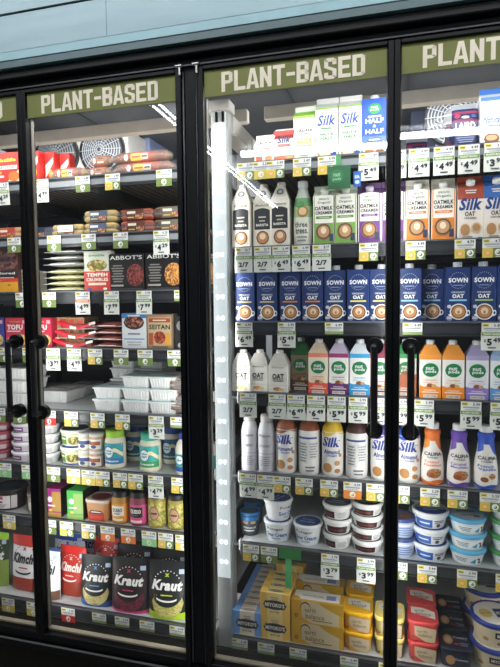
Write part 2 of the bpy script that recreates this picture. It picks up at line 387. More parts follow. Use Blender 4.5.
# ------------------------------------------------------------------ shelves
ORD = ['top', 'second', 'third', 'fourth', 'fifth', 'sixth', 'seventh', 'bottom']
def shelf(name, x0, x1, z, bay, k):
    t = empty('store_shelf', ((x0 + x1) / 2, fy(name), z)); w = (x1 - x0) / 2
    tag(t, '%s grey shelf with dark price rail behind the %s doors' % (ORD[k], bay), 'shelf', 'shelves behind the %s doors' % bay)
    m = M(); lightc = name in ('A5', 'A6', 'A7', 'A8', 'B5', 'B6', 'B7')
    m.box(-w, w, .012, .60, -.012, 0, mat('b9bdbf' if lightc else ('a09a92' if name[0] == 'A' or name == 'B1' else '5c5d5f'), .35))  # upper decks coloured paler to stand in for bounce light underneath
    m.box(-w, w, .02, .04, -.03, -.012, mat('4b4a48')); m.box(-w, w, .56, .58, -.03, -.012, mat('4b4a48'))
    if name in ('A1', 'A2', 'B1', 'B2'):
        for i in range(int(w * 2 / .03)): m.box(-w + .01 + i * .03, -w + .014 + i * .03, .05, .55, -.0135, -.012, mat('5d5b58'))
    m.build('deck', t)
    m = M(); m.box(-w, w, 0, .012, -.042, .003, mat('2a2c30', .35)); m.box(-w, w, -.003, 0, -.002, .003, mat('5c6064', .3)); m.box(-w, w, -.004, 0, -.042, -.038, mat('2b2d31', .3))
    m.box(-w, w, -.0015, 0, -.031, -.012, mat('83898e' if name in ('A1', 'A2', 'B1') else '34373b', .25)); m.build('price_rail', t)
    for i in range(4):
        x = -w + .02 + i * (2 * w - .046) / 3; m = M(); m.box(x, x + .006, .05, .6, -.05, -.012, mat('55575a')); m.build('bracket', t)
for i in range(8): shelf('A%d' % (i + 1), -.72, .556, SHELF['A%d' % (i + 1)], 'two left', i)
for i in range(7): shelf('B%d' % (i + 1), .636 if i == 6 else .655, 2.0, SHELF['B%d' % (i + 1)], 'two right', i if i < 6 else 7)
m = M(); m.box(-.72, .60, .76, .775, .2, 2.0, mat('25272b', .6)); struct(m, 'wall_dark_backing_1')  # added dark panels standing in for the unlit depth behind the shelves
m = M(); m.box(.63, 2.0, .76, .775, .2, 2.0, mat('25272b', .6)); struct(m, 'wall_dark_backing_2')
m = M(); m.box(-.745, -.725, .12, .775, .2, 2.3, mat('6b6e72', .5)); struct(m, 'wall_left')
m = M(); m.box(2.005, 2.025, .12, .775, .2, 2.3, mat('6b6e72', .5)); struct(m, 'wall_right')

# store ceiling tubes, seen mirrored in the doors
def tube_lamp(p, q, label, n=1):
    t = empty('ceiling_tube_lamp', ((p[0] + q[0]) / 2, (p[1] + q[1]) / 2, 2.9)); tag(t, label, 'ceiling lamp')
    c = Vector(t.location); p = Vector(p) - c; q = Vector(q) - c; d = (q - p).normalized(); s = Vector((-d.y, d.x, 0))
    L = (q - p).length
    for i in range(n):
        o = s * ((i - (n - 1) / 2) * .055)
        m = M(); m.tube(p + o, q + o, .009 if n > 1 else .030, emis('f4faff', 30)); m.build('lamp_tube', t)
    m = M(); a = p + s * .1; b = p - s * .1; e = q - s * .1; f = q + s * .1; z = Vector((0, 0, .06)); zz = Vector((0, 0, .09))
    m.mesh([a + z, b + z, e + z, f + z, a + zz, b + zz, e + zz, f + zz], [(0, 1, 2, 3), (4, 5, 6, 7), (0, 1, 5, 4), (1, 2, 6, 5), (2, 3, 7, 6), (3, 0, 4, 7)], mat('dddddd')); m.build('housing', t)
tube_lamp((-.45, -1.9, 2.9), (-.56, -6.2, 2.9), 'twin white ceiling tubes running away from the doors, mirrored as slanting streaks', 2)
tube_lamp((-.24, -3.30, 2.9), (3.2, -3.55, 2.9), 'white ceiling tube parallel to the doors, mirrored as a level bar', 1)

# ------------------------------------------------------------------ product builders (each returns one thing at the origin, base at z = 0, front towards -y)
def latte(p, cu, cv, r, k, mug=WHITE):
    p.disc(cu, cv, r, r * k, mug); p.disc(cu, cv, r * .86, r * k * .86, '7a4a2c'); p.disc(cu, cv, r * .72, r * k * .72, 'b98352'); p.disc(cu, cv + r * k * .1, r * .42, r * k * .42, 'ead3b4'); p.disc(cu, cv - r * k * .05, r * .16, r * k * .2, 'b98352')
def gable(w, d, h, body, roofc, fin, capc, paint, name):
    r = empty(name); m = M(); hb = h - .038; b = {'l': body, 'r': body}
    m.box(-w / 2, w / 2, -d / 2, d / 2, 0, hb, body)
    x0, x1 = -w / 2, w / 2; ft = .010; zt = h - .010
    v = [(x0, -d / 2, hb), (x1, -d / 2, hb), (x1, -.003, zt - .006), (x0, -.003, zt - .006), (x1, d / 2, hb), (x0, d / 2, hb), (x1, .003, zt - .006), (x0, .003, zt - .006)]
    m.mesh(v, [(0, 1, 2, 3), (4, 5, 7, 6), (1, 4, 6, 2), (5, 0, 3, 7)], [roofc, roofc, body, body]); m.box(x0, x1, -.003, .003, zt - .006, h, fin)
    p = Paint(m, front(w, d, h)); paint(p); m.build('carton_body', r)
    if capc:
        m = M(); m.lathe([(.0125, 0, capc), (.0125, .011, capc), (.0105, .0135, capc), (.0001, .0135, capc)], 20); o = m.build('cap', r); o.location = (0, -d / 4 - .002, hb + .012); o.rotation_euler = (radians(38), 0, 0)
    return r
def slant(w, d, h, body, topc, capc, paint, name, neck=.40, sh=.045, capr=.0125, caph=.020):
    """square carton whose shoulders taper on all sides to a round cap"""
    r = empty(name); m = M(); hb = h - sh - caph
    m.box(-w / 2, w / 2, -d / 2, d / 2, 0, hb, body, .002)
    a = w / 2; b = w * neck / 2; c = d / 2; e = d * neck / 2; z1 = h - caph
    v = [(-a, -c, hb), (a, -c, hb), (a, c, hb), (-a, c, hb), (-b, -e, z1), (b, -e, z1), (b, e, z1), (-b, e, z1)]
    m.mesh(v, [(0, 1, 5, 4), (1, 2, 6, 5), (2, 3, 7, 6), (3, 0, 4, 7), (4, 5, 6, 7)], topc)
    paint(Paint(m, front(w, d, hb)), m, hb); m.build('carton_body', r)
    m = M(); m.lathe([(capr, 0, capc), (capr, caph - .003, capc), (capr - .002, caph, capc), (.0001, caph, capc)], 20); o = m.build('cap', r); o.location = (0, 0, z1)
    return r
def flatcarton(w, d, h, body, capc, paint, name):
    r = empty(name); m = M(); caph = .012; hb = h - caph
    v = [(-w / 2, -d / 2, 0), (w / 2, -d / 2, 0), (w / 2, d / 2, 0), (-w / 2, d / 2, 0), (-w / 2, -d / 2, hb - .006), (w / 2, -d / 2, hb - .006), (w / 2, d / 2, hb), (-w / 2, d / 2, hb)]
    m.mesh(v, [(0, 3, 2, 1), (4, 5, 6, 7), (0, 1, 5, 4), (1, 2, 6, 5), (2, 3, 7, 6), (3, 0, 4, 7)], body)
    paint(Paint(m, front(w, d, hb - .006))); m.build('carton_body', r)
    m = M(); m.lathe([(.013, 0, capc), (.013, caph, capc), (.0115, caph + .002, capc), (.0001, caph + .002, capc)], 20); o = m.build('cap', r); o.location = (0, -d * .12, hb - .004)
    return r
def turned(prof, capprof, capname, paint, name, zc=None, seg=28, h=None, w=None):
    r = empty(name); m = M(); m.lathe(prof, seg); rf = radius(prof); W_ = w or 2 * max(q[0] for q in prof); H = h or prof[-1][1]
    if paint: paint(Paint(m, round_(rf, W_, H), 14, 6), m)
    m.build('container_body', r)
    if capprof:
        m = M(); m.lathe(capprof, seg)
        m.build(capname, r)
    return r
def tub(R, h, body, lid, paint, toppaint, name, taper=.84, rim=1.05, lidh=.011):
    r = empty(name); m = M(); prof = [(R * taper * .96, 0, body), (R * taper, .003, body), (R * .985, h - .016, body), (R, h - .012, body), (R, h - lidh, body)]
    m.lathe(prof, 32); rf = radius(prof)
    if paint: paint(Paint(m, round_(rf, 2 * R, h), 16, 3))
    m.build('tub_body', r)
    m = M(); q = R * rim; m.lathe([(R * .9, h - lidh - .001, lid), (q, h - lidh, lid), (q + .001, h - .004, lid), (q - .001, h, lid), (q - .005, h + .0005, lid), (q - .007, h - .002, lid), (.0001, h - .002, lid)], 32)
    if toppaint: p = Paint(m, top(2 * q, 2 * q, h - .002)); p.e = .0006; toppaint(p)
    m.build('lid', r)
    return r
def carton(w, d, h, body, paint, name, tp=None, ms=None):
    m = M(); m.box(-w / 2, w / 2, -d / 2, d / 2, 0, h, body, .0008, ms)
    paint(Paint(m, front(w, d, h)))
    if tp: tp(Paint(m, top(w, d, h)))
    return m.build(name)
def pouch(w, h, d, c_top, c_mid, c_bot, bandt, paint, name, backc=None):
    """stand-up pouch: thick gusset at the bottom, flat seal at the top"""
    m = M(); nu, nv = 14, 16
    def P(u, v, sgn, e=0):
        x = u * w * (1 - .05 * sin(pi * min(1, v * 1.0)) * 0 - .03 * v); th = (1 - (2 * u) ** 4) * (.12 + .88 * (1 - v) ** .7 * (1 if v > .06 else .75 + v * 4))
        if v > .90: th *= max(0.0, (1 - v) / .1)
        y = sgn * (d / 2 * th + .0012) + .004 * sin(v * 5) * sgn * .4; lean = d * .18 * v
        return (x, y + lean - (e if sgn < 0 else -e), v * h)
    for sgn in (-1, 1):
        v = []; f = []; mm = []
        for i in range(nu + 1):
            for j in range(nv + 1): v.append(P(-.5 + i / nu, j / nv, sgn))
        k = nv + 1
        for i in range(nu):
            for j in range(nv):
                q = (i * k + j, (i + 1) * k + j, (i + 1) * k + j + 1, i * k + j + 1); f.append(q if sgn < 0 else q[::-1]); z = (j + .5) / nv
                mm.append(c_bot if z < bandt[0] else (c_mid if z < bandt[1] else c_top))
        m.mesh(v, f, mm, True)
    f0 = lambda u, v, e: P(u, v, -1, e)
    if paint: p = Paint(m, f0, 14, 10); p.e = .0012; paint(p)
    e0 = [P(-.5 + i / nu, 0, -1) for i in range(nu + 1)]; e1 = [P(-.5 + i / nu, 0, 1) for i in range(nu + 1)]
    m.face(e0[::-1] + e1, c_bot)
    for s_ in (-.5, .5):
        a = [P(s_, j / nv, -1) for j in range(nv + 1)]; b = [P(s_, j / nv, 1) for j in range(nv + 1)]
        for j in range(nv): m.face([a[j], a[j + 1], b[j + 1], b[j]], c_mid)
    return m.build(name)
def chub(L, R, body, lab, lab2, name, ends='8a6a4a', n=1, paint=None):
    """sausage tube lying sideways with crimped ends"""
    r = empty(name); m = M()
    for i in range(n):
        oy = (i - (n - 1) / 2) * R * 1.9; pr = [(.001, -L / 2, ends), (R * .35, -L / 2 + .002, ends), (R * .25, -L / 2 + R * .35, ends), (R * .85, -L / 2 + R * .9, body), (R, -L / 2 + R * 1.5, body)]
        pr += [(R * (1 + .03 * sin(k)), -L / 2 + R * 1.5 + (L - 3 * R) * k / 6, body) for k in range(1, 6)] + [(R, L / 2 - R * 1.5, body), (R * .85, L / 2 - R * .9, ends), (R * .25, L / 2 - R * .35, ends), (R * .35, L / 2 - .002, ends), (.001, L / 2, ends)]
        m.lathe(pr, 18, (0, oy, R), 'x')
    m.build('sausage', r)
    m = M()
    for i in range(n):
        oy = (i - (n - 1) / 2) * R * 1.9
        m.lathe([(R * 1.04, -L * .30, lab2), (R * 1.04, -L * .12, lab), (R * 1.04, L * .16, lab2), (R * 1.04, L * .28, lab2)], 18, (0, oy, R), 'x', cap=False)
    def wr(u, v, e): a = (v - .5) * 2.2; rr = R * 1.04 + e; return (u * L, -(n - 1) / 2 * R * 1.9 - rr * cos(a), R + rr * sin(a))
    p = Paint(m, wr, 6, 8); (paint or (lambda p: (p.rect(-.10, .14, .30, .42, 'f2e6c8'), p.rect(-.08, .12, .6, .72, INK), p.disc(-.22, .5, .05, .22, 'f2f0e8'))))(p)
    m.build('wrap_label', r)
    m = M(); m.lathe([(.002, -L / 2 - .008), (R * .7, -L / 2 + .002), (R * 1.12, -L / 2 + R * 1.2), (R * 1.14, 0), (R * 1.12, L / 2 - R * 1.2), (R * .7, L / 2 - .002), (.002, L / 2 + .008)], 18, (0, 0, R), 'x', film('ffffff', .12)); m.build('clear_wrap', r)
    return r
def twinpack(L, R, c, lab, name):
    r = empty(name); m = M()
    for k, (y, z) in enumerate(((-R * .95, R), (R * .95, R), (-R * .95, R * 2.9), (R * .95, R * 2.9))):
        m.lathe([(.001, -L / 2, c), (R * .6, -L / 2 + R * .25, c), (R * .93, -L / 2 + R * .8, c), (R, -L / 2 + R * 1.6, c), (R * .96, 0, c), (R, L / 2 - R * 1.6, c), (R * .93, L / 2 - R * .8, c), (R * .6, L / 2 - R * .25, c), (.001, L / 2, c)], 14, (random.uniform(-.003, .003), y, z), 'x')
    m.build('sausages', r)
    m = M(); a, b = (-.30 * L, .22 * L); y0 = -R * 2.0; zz = R * 3.95
    m.mesh([(a, y0, R * .2), (b, y0, R * .2), (b, y0 - .001, R * 2), (a, y0 - .001, R * 2), (b, y0, R * 3.6), (a, y0, R * 3.6), (b, 0, zz), (a, 0, zz), (b, R * 2, R * 3.8), (a, R * 2, R * 3.8)], [(0, 1, 2, 3), (3, 2, 4, 5), (5, 4, 6, 7), (7, 6, 8, 9)], lab)
    p = Paint(m, lambda u, v, e: (u * L, y0 - .0014 - e, R * 4 * v)); p.rect(-.27, -.02, .55, .75, 'e8e2cc'); p.rect(-.02, .20, .12, .44, food('8a3a20', 'd9b070', 'b06040')); p.rect(-.26, -.06, .2, .3, 'c9b060'); m.build('wrap_label', r)
    m = M(); m.lathe([(.002, -L / 2 - .012), (R * 1.6, -L / 2 + .004), (R * 2.1, -L / 2 + .02), (R * 2.12, L / 2 - .02), (R * 1.6, L / 2 - .004), (.002, L / 2 + .012)], 20, (0, 0, R * 1.98), 'x', film('ffffff', .10)); m.build('clear_wrap', r)
    return r
def flatpack(w, d, h, c, lab, name, edge='d8dcd8'):
    """flat vacuum pack with a loose sealed rim, lying down"""
    r = empty(name); m = M(); nx, ny = 12, 6; v = []; f = []
    def H(i, j): a = sin(pi * i / nx) ** .35 * sin(pi * j / ny) ** .35; return h * .35 + a * h * .62 + .0012 * sin(i * 2.1 + j * 1.3)
    for sg in (1, 0):
        b = len(v)
        for i in range(nx + 1):
            for j in range(ny + 1): v.append((-w / 2 + w * i / nx, -d / 2 + d * j / ny, H(i, j) if sg else max(.0, h * .35 - (H(i, j) - h * .35) * .5)))
        for i in range(nx):
            for j in range(ny):
                q = (b + i * (ny + 1) + j, b + (i + 1) * (ny + 1) + j, b + (i + 1) * (ny + 1) + j + 1, b + i * (ny + 1) + j + 1); f.append(q if sg else q[::-1])
    m.mesh(v, f, c, True); m.build('contents', r)
    m = M(); m.box(-w / 2 - .006, w / 2 + .006, -d / 2 - .008, d / 2 + .006, h * .33, h * .37, edge); m.box(-w * .34, w * .30, -d / 2 - .0085, -d / 2 + .02, h * .37, h * .5, lab)
    m.build('sealed_rim', r)
    return r
def ribtray(w, d, h, name, filmc='b9d4d6', meat=None):
    r = empty(name); m = M(); W1 = WHITE_TRAY; n = 9; nd = 7
    def ring(f, z, ribs):
        pts = []; a = w / 2 * f; b = d / 2 * f; k = []
        for i in range(n * 4): u = i / (n * 4); k.append((-a + 2 * a * u, -b - (ribs if i % 4 in (1, 2) else 0)))
        for i in range(nd * 4): u = i / (nd * 4); k.append((a + (ribs if i % 4 in (1, 2) else 0), -b + 2 * b * u))
        for i in range(n * 4): u = i / (n * 4); k.append((a - 2 * a * u, b + (ribs if i % 4 in (1, 2) else 0)))
        for i in range(nd * 4): u = i / (nd * 4); k.append((-a - (ribs if i % 4 in (1, 2) else 0), b - 2 * b * u))
        return [(x, y, z) for x, y in k]
    rs = [ring(.80, 0, 0), ring(.83, .004, .0018), ring(.92, h - .008, .0018), ring(.93, h - .006, 0), ring(1.0, h - .004, 0), ring(1.0, h - .001, 0), ring(.93, h - .001, 0)]
    K = len(rs[0]); v = [p for q in rs for p in q]; f = [(a * K + j, a * K + (j + 1) % K, (a + 1) * K + (j + 1) % K, (a + 1) * K + j) for a in range(len(rs) - 1) for j in range(K)]
    m.mesh(v, f, W1); m.face(rs[0][::-1], W1); m.build('tray', r)
    m = M(); m.box(-w / 2 * .98, w / 2 * .98, -d / 2 * .98, d / 2 * .98, h - .001, h + .0008, filmc); p = Paint(m, top(w, d, h + .0008)); p.rect(-.3, .3, .25, .75, 'd8e2e2'); p.rect(-.2, .2, .4, .5, '55656a')
    m.build('film_lid', r)
    return r
WHITE_TRAY = mat('f1f2f2', .4)
def rrect(w, d, r, z, n=5):
    o = []
    for cx, cy, a0 in ((w / 2 - r, -d / 2 + r, -pi / 2), (w / 2 - r, d / 2 - r, 0), (-w / 2 + r, d / 2 - r, pi / 2), (-w / 2 + r, -d / 2 + r, pi)):
        for i in range(n + 1): a = a0 + pi / 2 * i / n; o.append((cx + r * cos(a), cy + r * sin(a), z))
    return o
def rtub(w, d, h, body, lid, paint, tp, name):
    r = empty(name); m = M(); rs = [rrect(w * .84, d * .84, .016, 0), rrect(w * .87, d * .87, .018, .003), rrect(w * .95, d * .95, .018, h - .012)]
    K = len(rs[0]); m.mesh([p for q in rs for p in q], [(a * K + j, a * K + (j + 1) % K, (a + 1) * K + (j + 1) % K, (a + 1) * K + j) for a in range(2) for j in range(K)], body, True)
    m.face(rs[0][::-1], body)
    if paint: p = Paint(m, lambda u, v, e: (u * w * (.86 + .09 * v), -d / 2 * (.87 + .08 * v) - e, v * (h - .012))); p.e = .0008; paint(p)
    m.build('tub_body', r)
    m = M(); rs = [rrect(w * .93, d * .93, .018, h - .013), rrect(w, d, .02, h - .013), rrect(w * 1.0, d * 1.0, .02, h - .003), rrect(w * .97, d * .97, .018, h), rrect(w * .92, d * .92, .016, h - .002)]
    m.mesh([p for q in rs for p in q], [(a * K + j, a * K + (j + 1) % K, (a + 1) * K + (j + 1) % K, (a + 1) * K + j) for a in range(4) for j in range(K)], lid, True); m.face(rs[-1], lid)
    if tp: p = Paint(m, top(w, d, h - .002)); p.e = .0006; tp(p)
    m.build('lid', r)
    return r

PROTO = {}
def xat(u, shelf, y, hh=.08):
    z = SHELF[shelf] + hh; x = at(u, 333, y).x
    for _ in range(4): x = at(u, pix(x, y, z)[1], y).x
    return x
def put(key, build, u, shelf, d, label, cat, group=None, dy=0, dz=0, rz=0, hh=.08, x=None):
    """u: photo column of the thing's middle at its front; d: depth, so that its front stands dy behind the shelf rail"""
    y = fy(shelf) + .018 + dy; X = x if x is not None else xat(u, shelf, y, hh + dz)
    if key in PROTO: o = copy_tree(PROTO[key])
    else: o = build(); PROTO[key] = o
    o.location = (X, y + d / 2, SHELF[shelf] + dz + .0004); o.rotation_euler = (0, 0, radians(rz)); 
    for k in ('group', 'kind'):
        if k in o: del o[k]
    return tag(o, label, cat, group)

# ================================================================== third and fourth doors
# ---- top shelf: tall creamer cartons
def silk_tall():
    def pt(p):
        p.text('Silk', 0, .60, .84, .17, '1f4aa8', .03, .25); p.text('original', -.02, .47, .5, .035, '3f8a4a'); p.text('HALF &', 0, .38, .62, .05, '3f8a4a', .03); p.text('HALF', 0, .31, .55, .05, '3f8a4a', .03)
        p.rect(-.5, .5, .775, .80, '8cc63e'); p.disc(-.08, .08, .34, .09, 'c98f5a'); p.disc(-.08, .085, .26, .065, 'eed9b8'); p.rect(.2, .44, .03, .12, '2f4f9a')
    return gable(.068, .068, .190, WHITE, WHITE, 'f3f5f4', None, pt, 'half_and_half_carton')
def califia_tall():
    def pt(p):
        p.text('CALIFIA', 0, .52, .82, .055, INK, .03); p.text('FARMS', 0, .46, .4, .022, '3a3a3a'); p.rect(-.34, .34, .24, .38, 'a9cf5a'); p.text('HALF', 0, .345, .5, .045, WHITE, .03); p.text('& HALF', 0, .275, .55, .045, WHITE, .03); p.lines(0, .05, .2, .5, 3, '9aa0a0'); p.rect(-.5, .5, .74, .775, '9ed24a')
    return gable(.066, .066, .172, 'f4f5f0', '8fd03a', 'f4f5f0', None, pt, 'half_and_half_carton')
def nutpods_half():
    def pt(p):
        p.disc(0, .82, .26, .095, '1f9a50'); p.text('nut', 0, .845, .28, .045, WHITE, .03); p.text('pods', 0, .795, .34, .045, WHITE, .03); p.rect(-.26, .26, .665, .69, WHITE)
        p.text('HALF', 0, .60, .72, .085, WHITE, .03); p.text('&', 0, .505, .14, .05, WHITE, .03); p.text('HALF', 0, .41, .72, .085, WHITE, .03); p.disc(0, .26, .30, .055, '103a9a'); p.text('ORIGINAL', 0, .26, .44, .03, WHITE); p.disc(.0, .075, .49, .07, 'f3f2ee'); p.disc(-.2, .04, .2, .06, 'b06a2a'); p.disc(.22, .03, .2, .06, '8a4a20')
    return flatcarton(.074, .07, .182, '1f55d0', 'e8eeee', pt, 'half_and_half_carton')
def califia_small():
    def pt(p): p.text('CALIFIA', 0, .66, .78, .09, INK, .03); p.text('FARMS', 0, .56, .4, .04, '444444'); p.lines(0, .36, .5, .6, 2, 'd0685a'); p.rect(-.42, -.1, .08, .28, 'd9705a'); p.disc(.22, .15, .18, .12, 'e0a070')
    return gable(.064, .06, .094, 'f2f0ec', 'f2f0ec', 'ffffff', None, pt, 'creamer_carton')
def silk_small():
    def pt(p): p.text('Silk', 0, .62, .66, .2, '1f3f7a', .03, .2); p.rect(-.3, .3, .42, .5, 'd9504a'); p.lines(0, .3, .4, .6, 2, '7f8790'); p.rect(-.5, .5, 0, .16, 'e07a5a'); p.disc(.25, .16, .2, .1, 'f0b070'); p.rect(-.5, .5, .76, .88, 'd8443c')
    return gable(.066, .06, .108, 'f2f0ee', 'd8443c', 'f4f4f4', None, pt, 'creamer_carton')
put('califia_small', califia_small, 264, 'B1', .06, 'low white creamer carton with pink and red print, shortest on the top shelf', 'carton')
put('silk_small', silk_small, 284, 'B1', .06, 'short white and red carton with dark blue script, second from left on the top shelf', 'carton')
put('califia_tall', califia_tall, 304, 'B1', .066, 'tall white carton with lime green roof and lime panel', 'carton')
put('silk_tall', silk_tall, 326.5, 'B1', .068, 'tall white carton with big blue script beside the lime green roofed carton', 'carton', 'white half and half cartons')
put('silk_tall', silk_tall, 350, 'B1', .068, 'tall white carton with big blue script right beside the bright blue carton', 'carton', 'white half and half cartons')
put('nut_half', nutpods_half, 374.5, 'B1', .07, 'bright blue half and half carton with green round badge on the top shelf', 'carton')
def laird():
    def pt(p):
        p.text('LAIRD', 0, .48, .74, .17, WHITE, .04); p.disc(0, .68, .15, .03, WHITE); p.rect(-.5, .5, .56, .64, '7d3560'); p.rect(-.5, .5, .76, .82, 'a03a62'); p.text('SUPERFOOD', 0, .34, .6, .06, 'c9cfe6'); p.lines(0, .08, .28, .66, 4, '8a96c8')
        p.disc(-.3, .72, .12, .05, 'b8405c'); p.disc(.32, .7, .1, .04, '4f6aa8')
    return pouch(.074, .130, .045, 'b6bcc4', '232f66', '1a2550', (.3, .86), pt, 'creamer_pouch')
put('laird', laird, 466, 'B1', .045, 'navy and plum superfood pouch with white lettering, upright at the shelf front', 'pouch')
put('laird', laird, 417, 'B1', .045, 'navy and plum superfood pouch set far back behind the three price cards', 'pouch', dy=.30, rz=3)
m = None
def shrink():
    m = M(); v = []; f = []; n = 18; k = 6
    for i in range(k + 1):
        a = pi / 2 * i / k
        for j in range(n): b = 2 * pi * j / n; rr = .052 * cos(a) * (1 + .08 * sin(3 * b + i)); v.append((rr * cos(b), rr * .7 * sin(b), .058 * sin(a) * (1 + .1 * sin(2 * b))))
    for i in range(k):
        for j in range(n): f.append((i * n + j, i * n + (j + 1) % n, (i + 1) * n + (j + 1) % n, (i + 1) * n + j))
    m.mesh(v, f, film('ffffff', .42, .15), True)
    m.lathe([(.040, .016), (.043, .018), (.040, .020)], 24, (-.03, -.01, 0), 'z', mat('e8ecf0'), cap=False)
    return m.build('plastic_wrap')
put('shrink', shrink, 461, 'B1', .06, 'crumpled clear plastic wrap resting behind the front superfood pouch', 'plastic wrap', dy=.05, dz=.085)
put('shrink_box', lambda: carton(.07, .05, .084, '6a2c48', lambda p: (p.rect(-.5, .5, .4, .6, '28346a'),), 'creamer_box'), 459, 'B1', .05, 'plum and navy box behind the front superfood pouch', 'box', dy=.052)
def natural():
    def pt(p): p.text('Natural', .02, .42, .8, .11, '2f5fae', .02, .3); p.text('Bliss', .05, .30, .6, .09, '2f5fae', .02, .3); p.disc(0, .10, .34, .09, '8a5a34'); p.disc(0, .12, .26, .05, 'd9b48a'); p.lines(0, .56, .66, .5, 3, 'a8aeb8'); p.rect(-.5, .5, .74, .80, '3f7fd8')
    return gable(.060, .066, .166, 'f2f4f6', 'f2f4f6', '3f7fd8', None, pt, 'creamer_carton')
put('natural', natural, 492, 'B1', .066, 'white carton with blue top edge and bowl picture, last whole one on the top shelf', 'carton')
put('natural', natural, 519, 'B1', .066, 'white carton with blue top edge cut off by the right edge of the photo', 'carton')

# ---- second shelf
def elm(barc):
    def b():
        def pt(p, m, hb):
            q = hb
            p.rect(-.42, .42, .40, .82, '23262b'); p.strip(-.42, .42, lambda u: .82 + .05 * (1 - (u / .42) ** 2), lambda u: .815, '23262b', 8); p.text('BARISTA', 0, .50, .66, .055, 'e8e4da', .03); p.rect(-.2, .2, .66, .685, 'd8d2c2'); p.lines(0, .56, .62, .4, 1, 'b8b09c')
            p.disc(.02, .22, .38, .165, 'e8e0d2'); p.disc(.02, .22, .35, .15, '5a3820'); p.disc(.02, .22, .29, .125, 'b07c50'); p.disc(.02, .25, .17, .07, 'e6ccaa'); p.text('Elmhurst', 0, .93, .72, .055, '4a3f36', .015, .2); p.rect(-.5, .5, 0, .025, barc)
            g = lambda u, v, e: (u * .0615 * (1 - .58 * v), -.031 + .031 * .58 * v - e * 2, hb + v * .048); s = Paint(m, g); s.disc(0, .62, .30, .2, '6b6f76'); s.disc(0, .62, .14, .1, 'd8d4ca')
        return slant(.0615, .062, .208, 'e2dccf', 'ddd8cc', 'e6e3da', pt, 'barista_creamer_carton', .42, .048, .0135, .014)
    return b
put('elm_a', elm('8a9aa0'), 240.5, 'B2', .068, 'cream barista carton with black panel next to the white light post', 'carton', 'cream barista cartons')
put('elm_b', elm('6a4a3a'), 262, 'B2', .068, 'cream barista carton with black panel, middle one of three', 'carton', 'cream barista cartons', dy=.012)
put('elm_c', elm('b04a2a'), 279.5, 'B2', .068, 'cream barista carton with black panel beside the green banded bottle', 'carton', 'cream barista cartons')
def threetrees():
    prof = [(.027, 0, 'e4e4da'), (.0295, .004, 'e4e4da'), (.0298, .07, 'cdd3c4'), (.0298, .09, '8fb37e'), (.029, .125, '5f9460'), (.025, .150, 'c9d2c6'), (.0175, .170, 'd0d6d0'), (.0145, .182, 'd0d6d0'), (.0145, .186, 'd0d6d0')]
    def pt(p, m): p.text('three', -.03, .36, .66, .09, '2a3a34', .02); p.text('trees.', 0, .25, .66, .09, '2a3a34', .02); p.disc(.05, .58, .30, .10, 'a07040'); p.disc(.05, .58, .2, .065, 'd9b98c'); p.disc(-.1, .70, .25, .06, '3f7f4a'); p.lines(0, .06, .18, .6, 2, '8a9488')
    return turned(prof, [(.016, .184, 'eef0ee'), (.0165, .186, 'eef0ee'), (.0165, .203, 'eef0ee'), (.015, .206, 'f4f4f4'), (.0001, .206, 'f4f4f4')], 'cap', pt, 'oat_milk_bottle')
put('three', threetrees, 301.5, 'B2', .06, 'slim pale bottle with green leafy band and white cap between cartons', 'bottle')
def sprouts(c, c2, roof=None, capc='f4f4f2'):
    def b():
        def pt(p):
            h = 1.0; p.rect(-.46, .46, .02, .80, c); p.rect(-.42, .42, .36, .80, 'f6f3ea'); p.strip(-.42, .42, lambda u: .80 + .02 * cos(u * 3.4), lambda u: .795, 'f6f3ea', 8)
            p.text('SPROUTS', 0, .755, .46, .03, '4a4a46'); p.text('Organic', 0, .695, .6, .05, '2f7a3e', .02); p.text('OATMILK', 0, .605, .82, .065, INK, .035); p.text('CREAMER', 0, .53, .78, .052, INK, .03)
            p.rect(-.36, .36, .435, .475, c2); p.text('ORIGINAL', 0, .455, .5, .02, WHITE); p.disc(-.02, .22, .36, .135, '8a7a68'); p.disc(-.02, .22, .33, .123, '6a4226'); p.disc(-.02, .22, .27, .10, 'c09468'); p.disc(-.02, .24, .13, .055, 'f0dcc0'); p.rect(.24, .42, .06, .18, '3a3f5a')
        return gable(.068, .068, .187, 'f4f0e6', roof or c, roof or 'd9d8ce', capc, pt, 'oatmilk_creamer_carton')
    return b
G1 = sprouts('7fae52', '5e9a3c', 'dbe4cf', 'dfe8d8'); P1 = sprouts('7a3f96', '6a2f88', '5e3a70', 'c8c0d0'); O1 = sprouts('ea8a2e', 'ea7a24', 'd8d6c8')
put('sg', G1, 324, 'B2', .068, 'green and cream oatmilk creamer carton next to the slim pale bottle', 'carton', 'green oatmilk creamer cartons')
put('sg', G1, 345.5, 'B2', .068, 'green and cream oatmilk creamer carton beside the purple one', 'carton', 'green oatmilk creamer cartons')
put('sp', P1, 369.5, 'B2', .068, 'purple oatmilk creamer carton fully seen behind the third door', 'carton', 'purple oatmilk creamer cartons')
put('sp', P1, 393, 'B2', .068, 'purple oatmilk creamer carton half hidden by the upright between the right doors', 'carton', 'purple oatmilk creamer cartons')
put('so', O1, 417.5, 'B2', .068, 'orange oatmilk creamer carton at the left of the fourth door', 'carton', 'orange oatmilk creamer cartons')
put('so', O1, 443.5, 'B2', .068, 'orange oatmilk creamer carton beside the brown oat carton', 'carton', 'orange oatmilk creamer cartons', dy=.006)
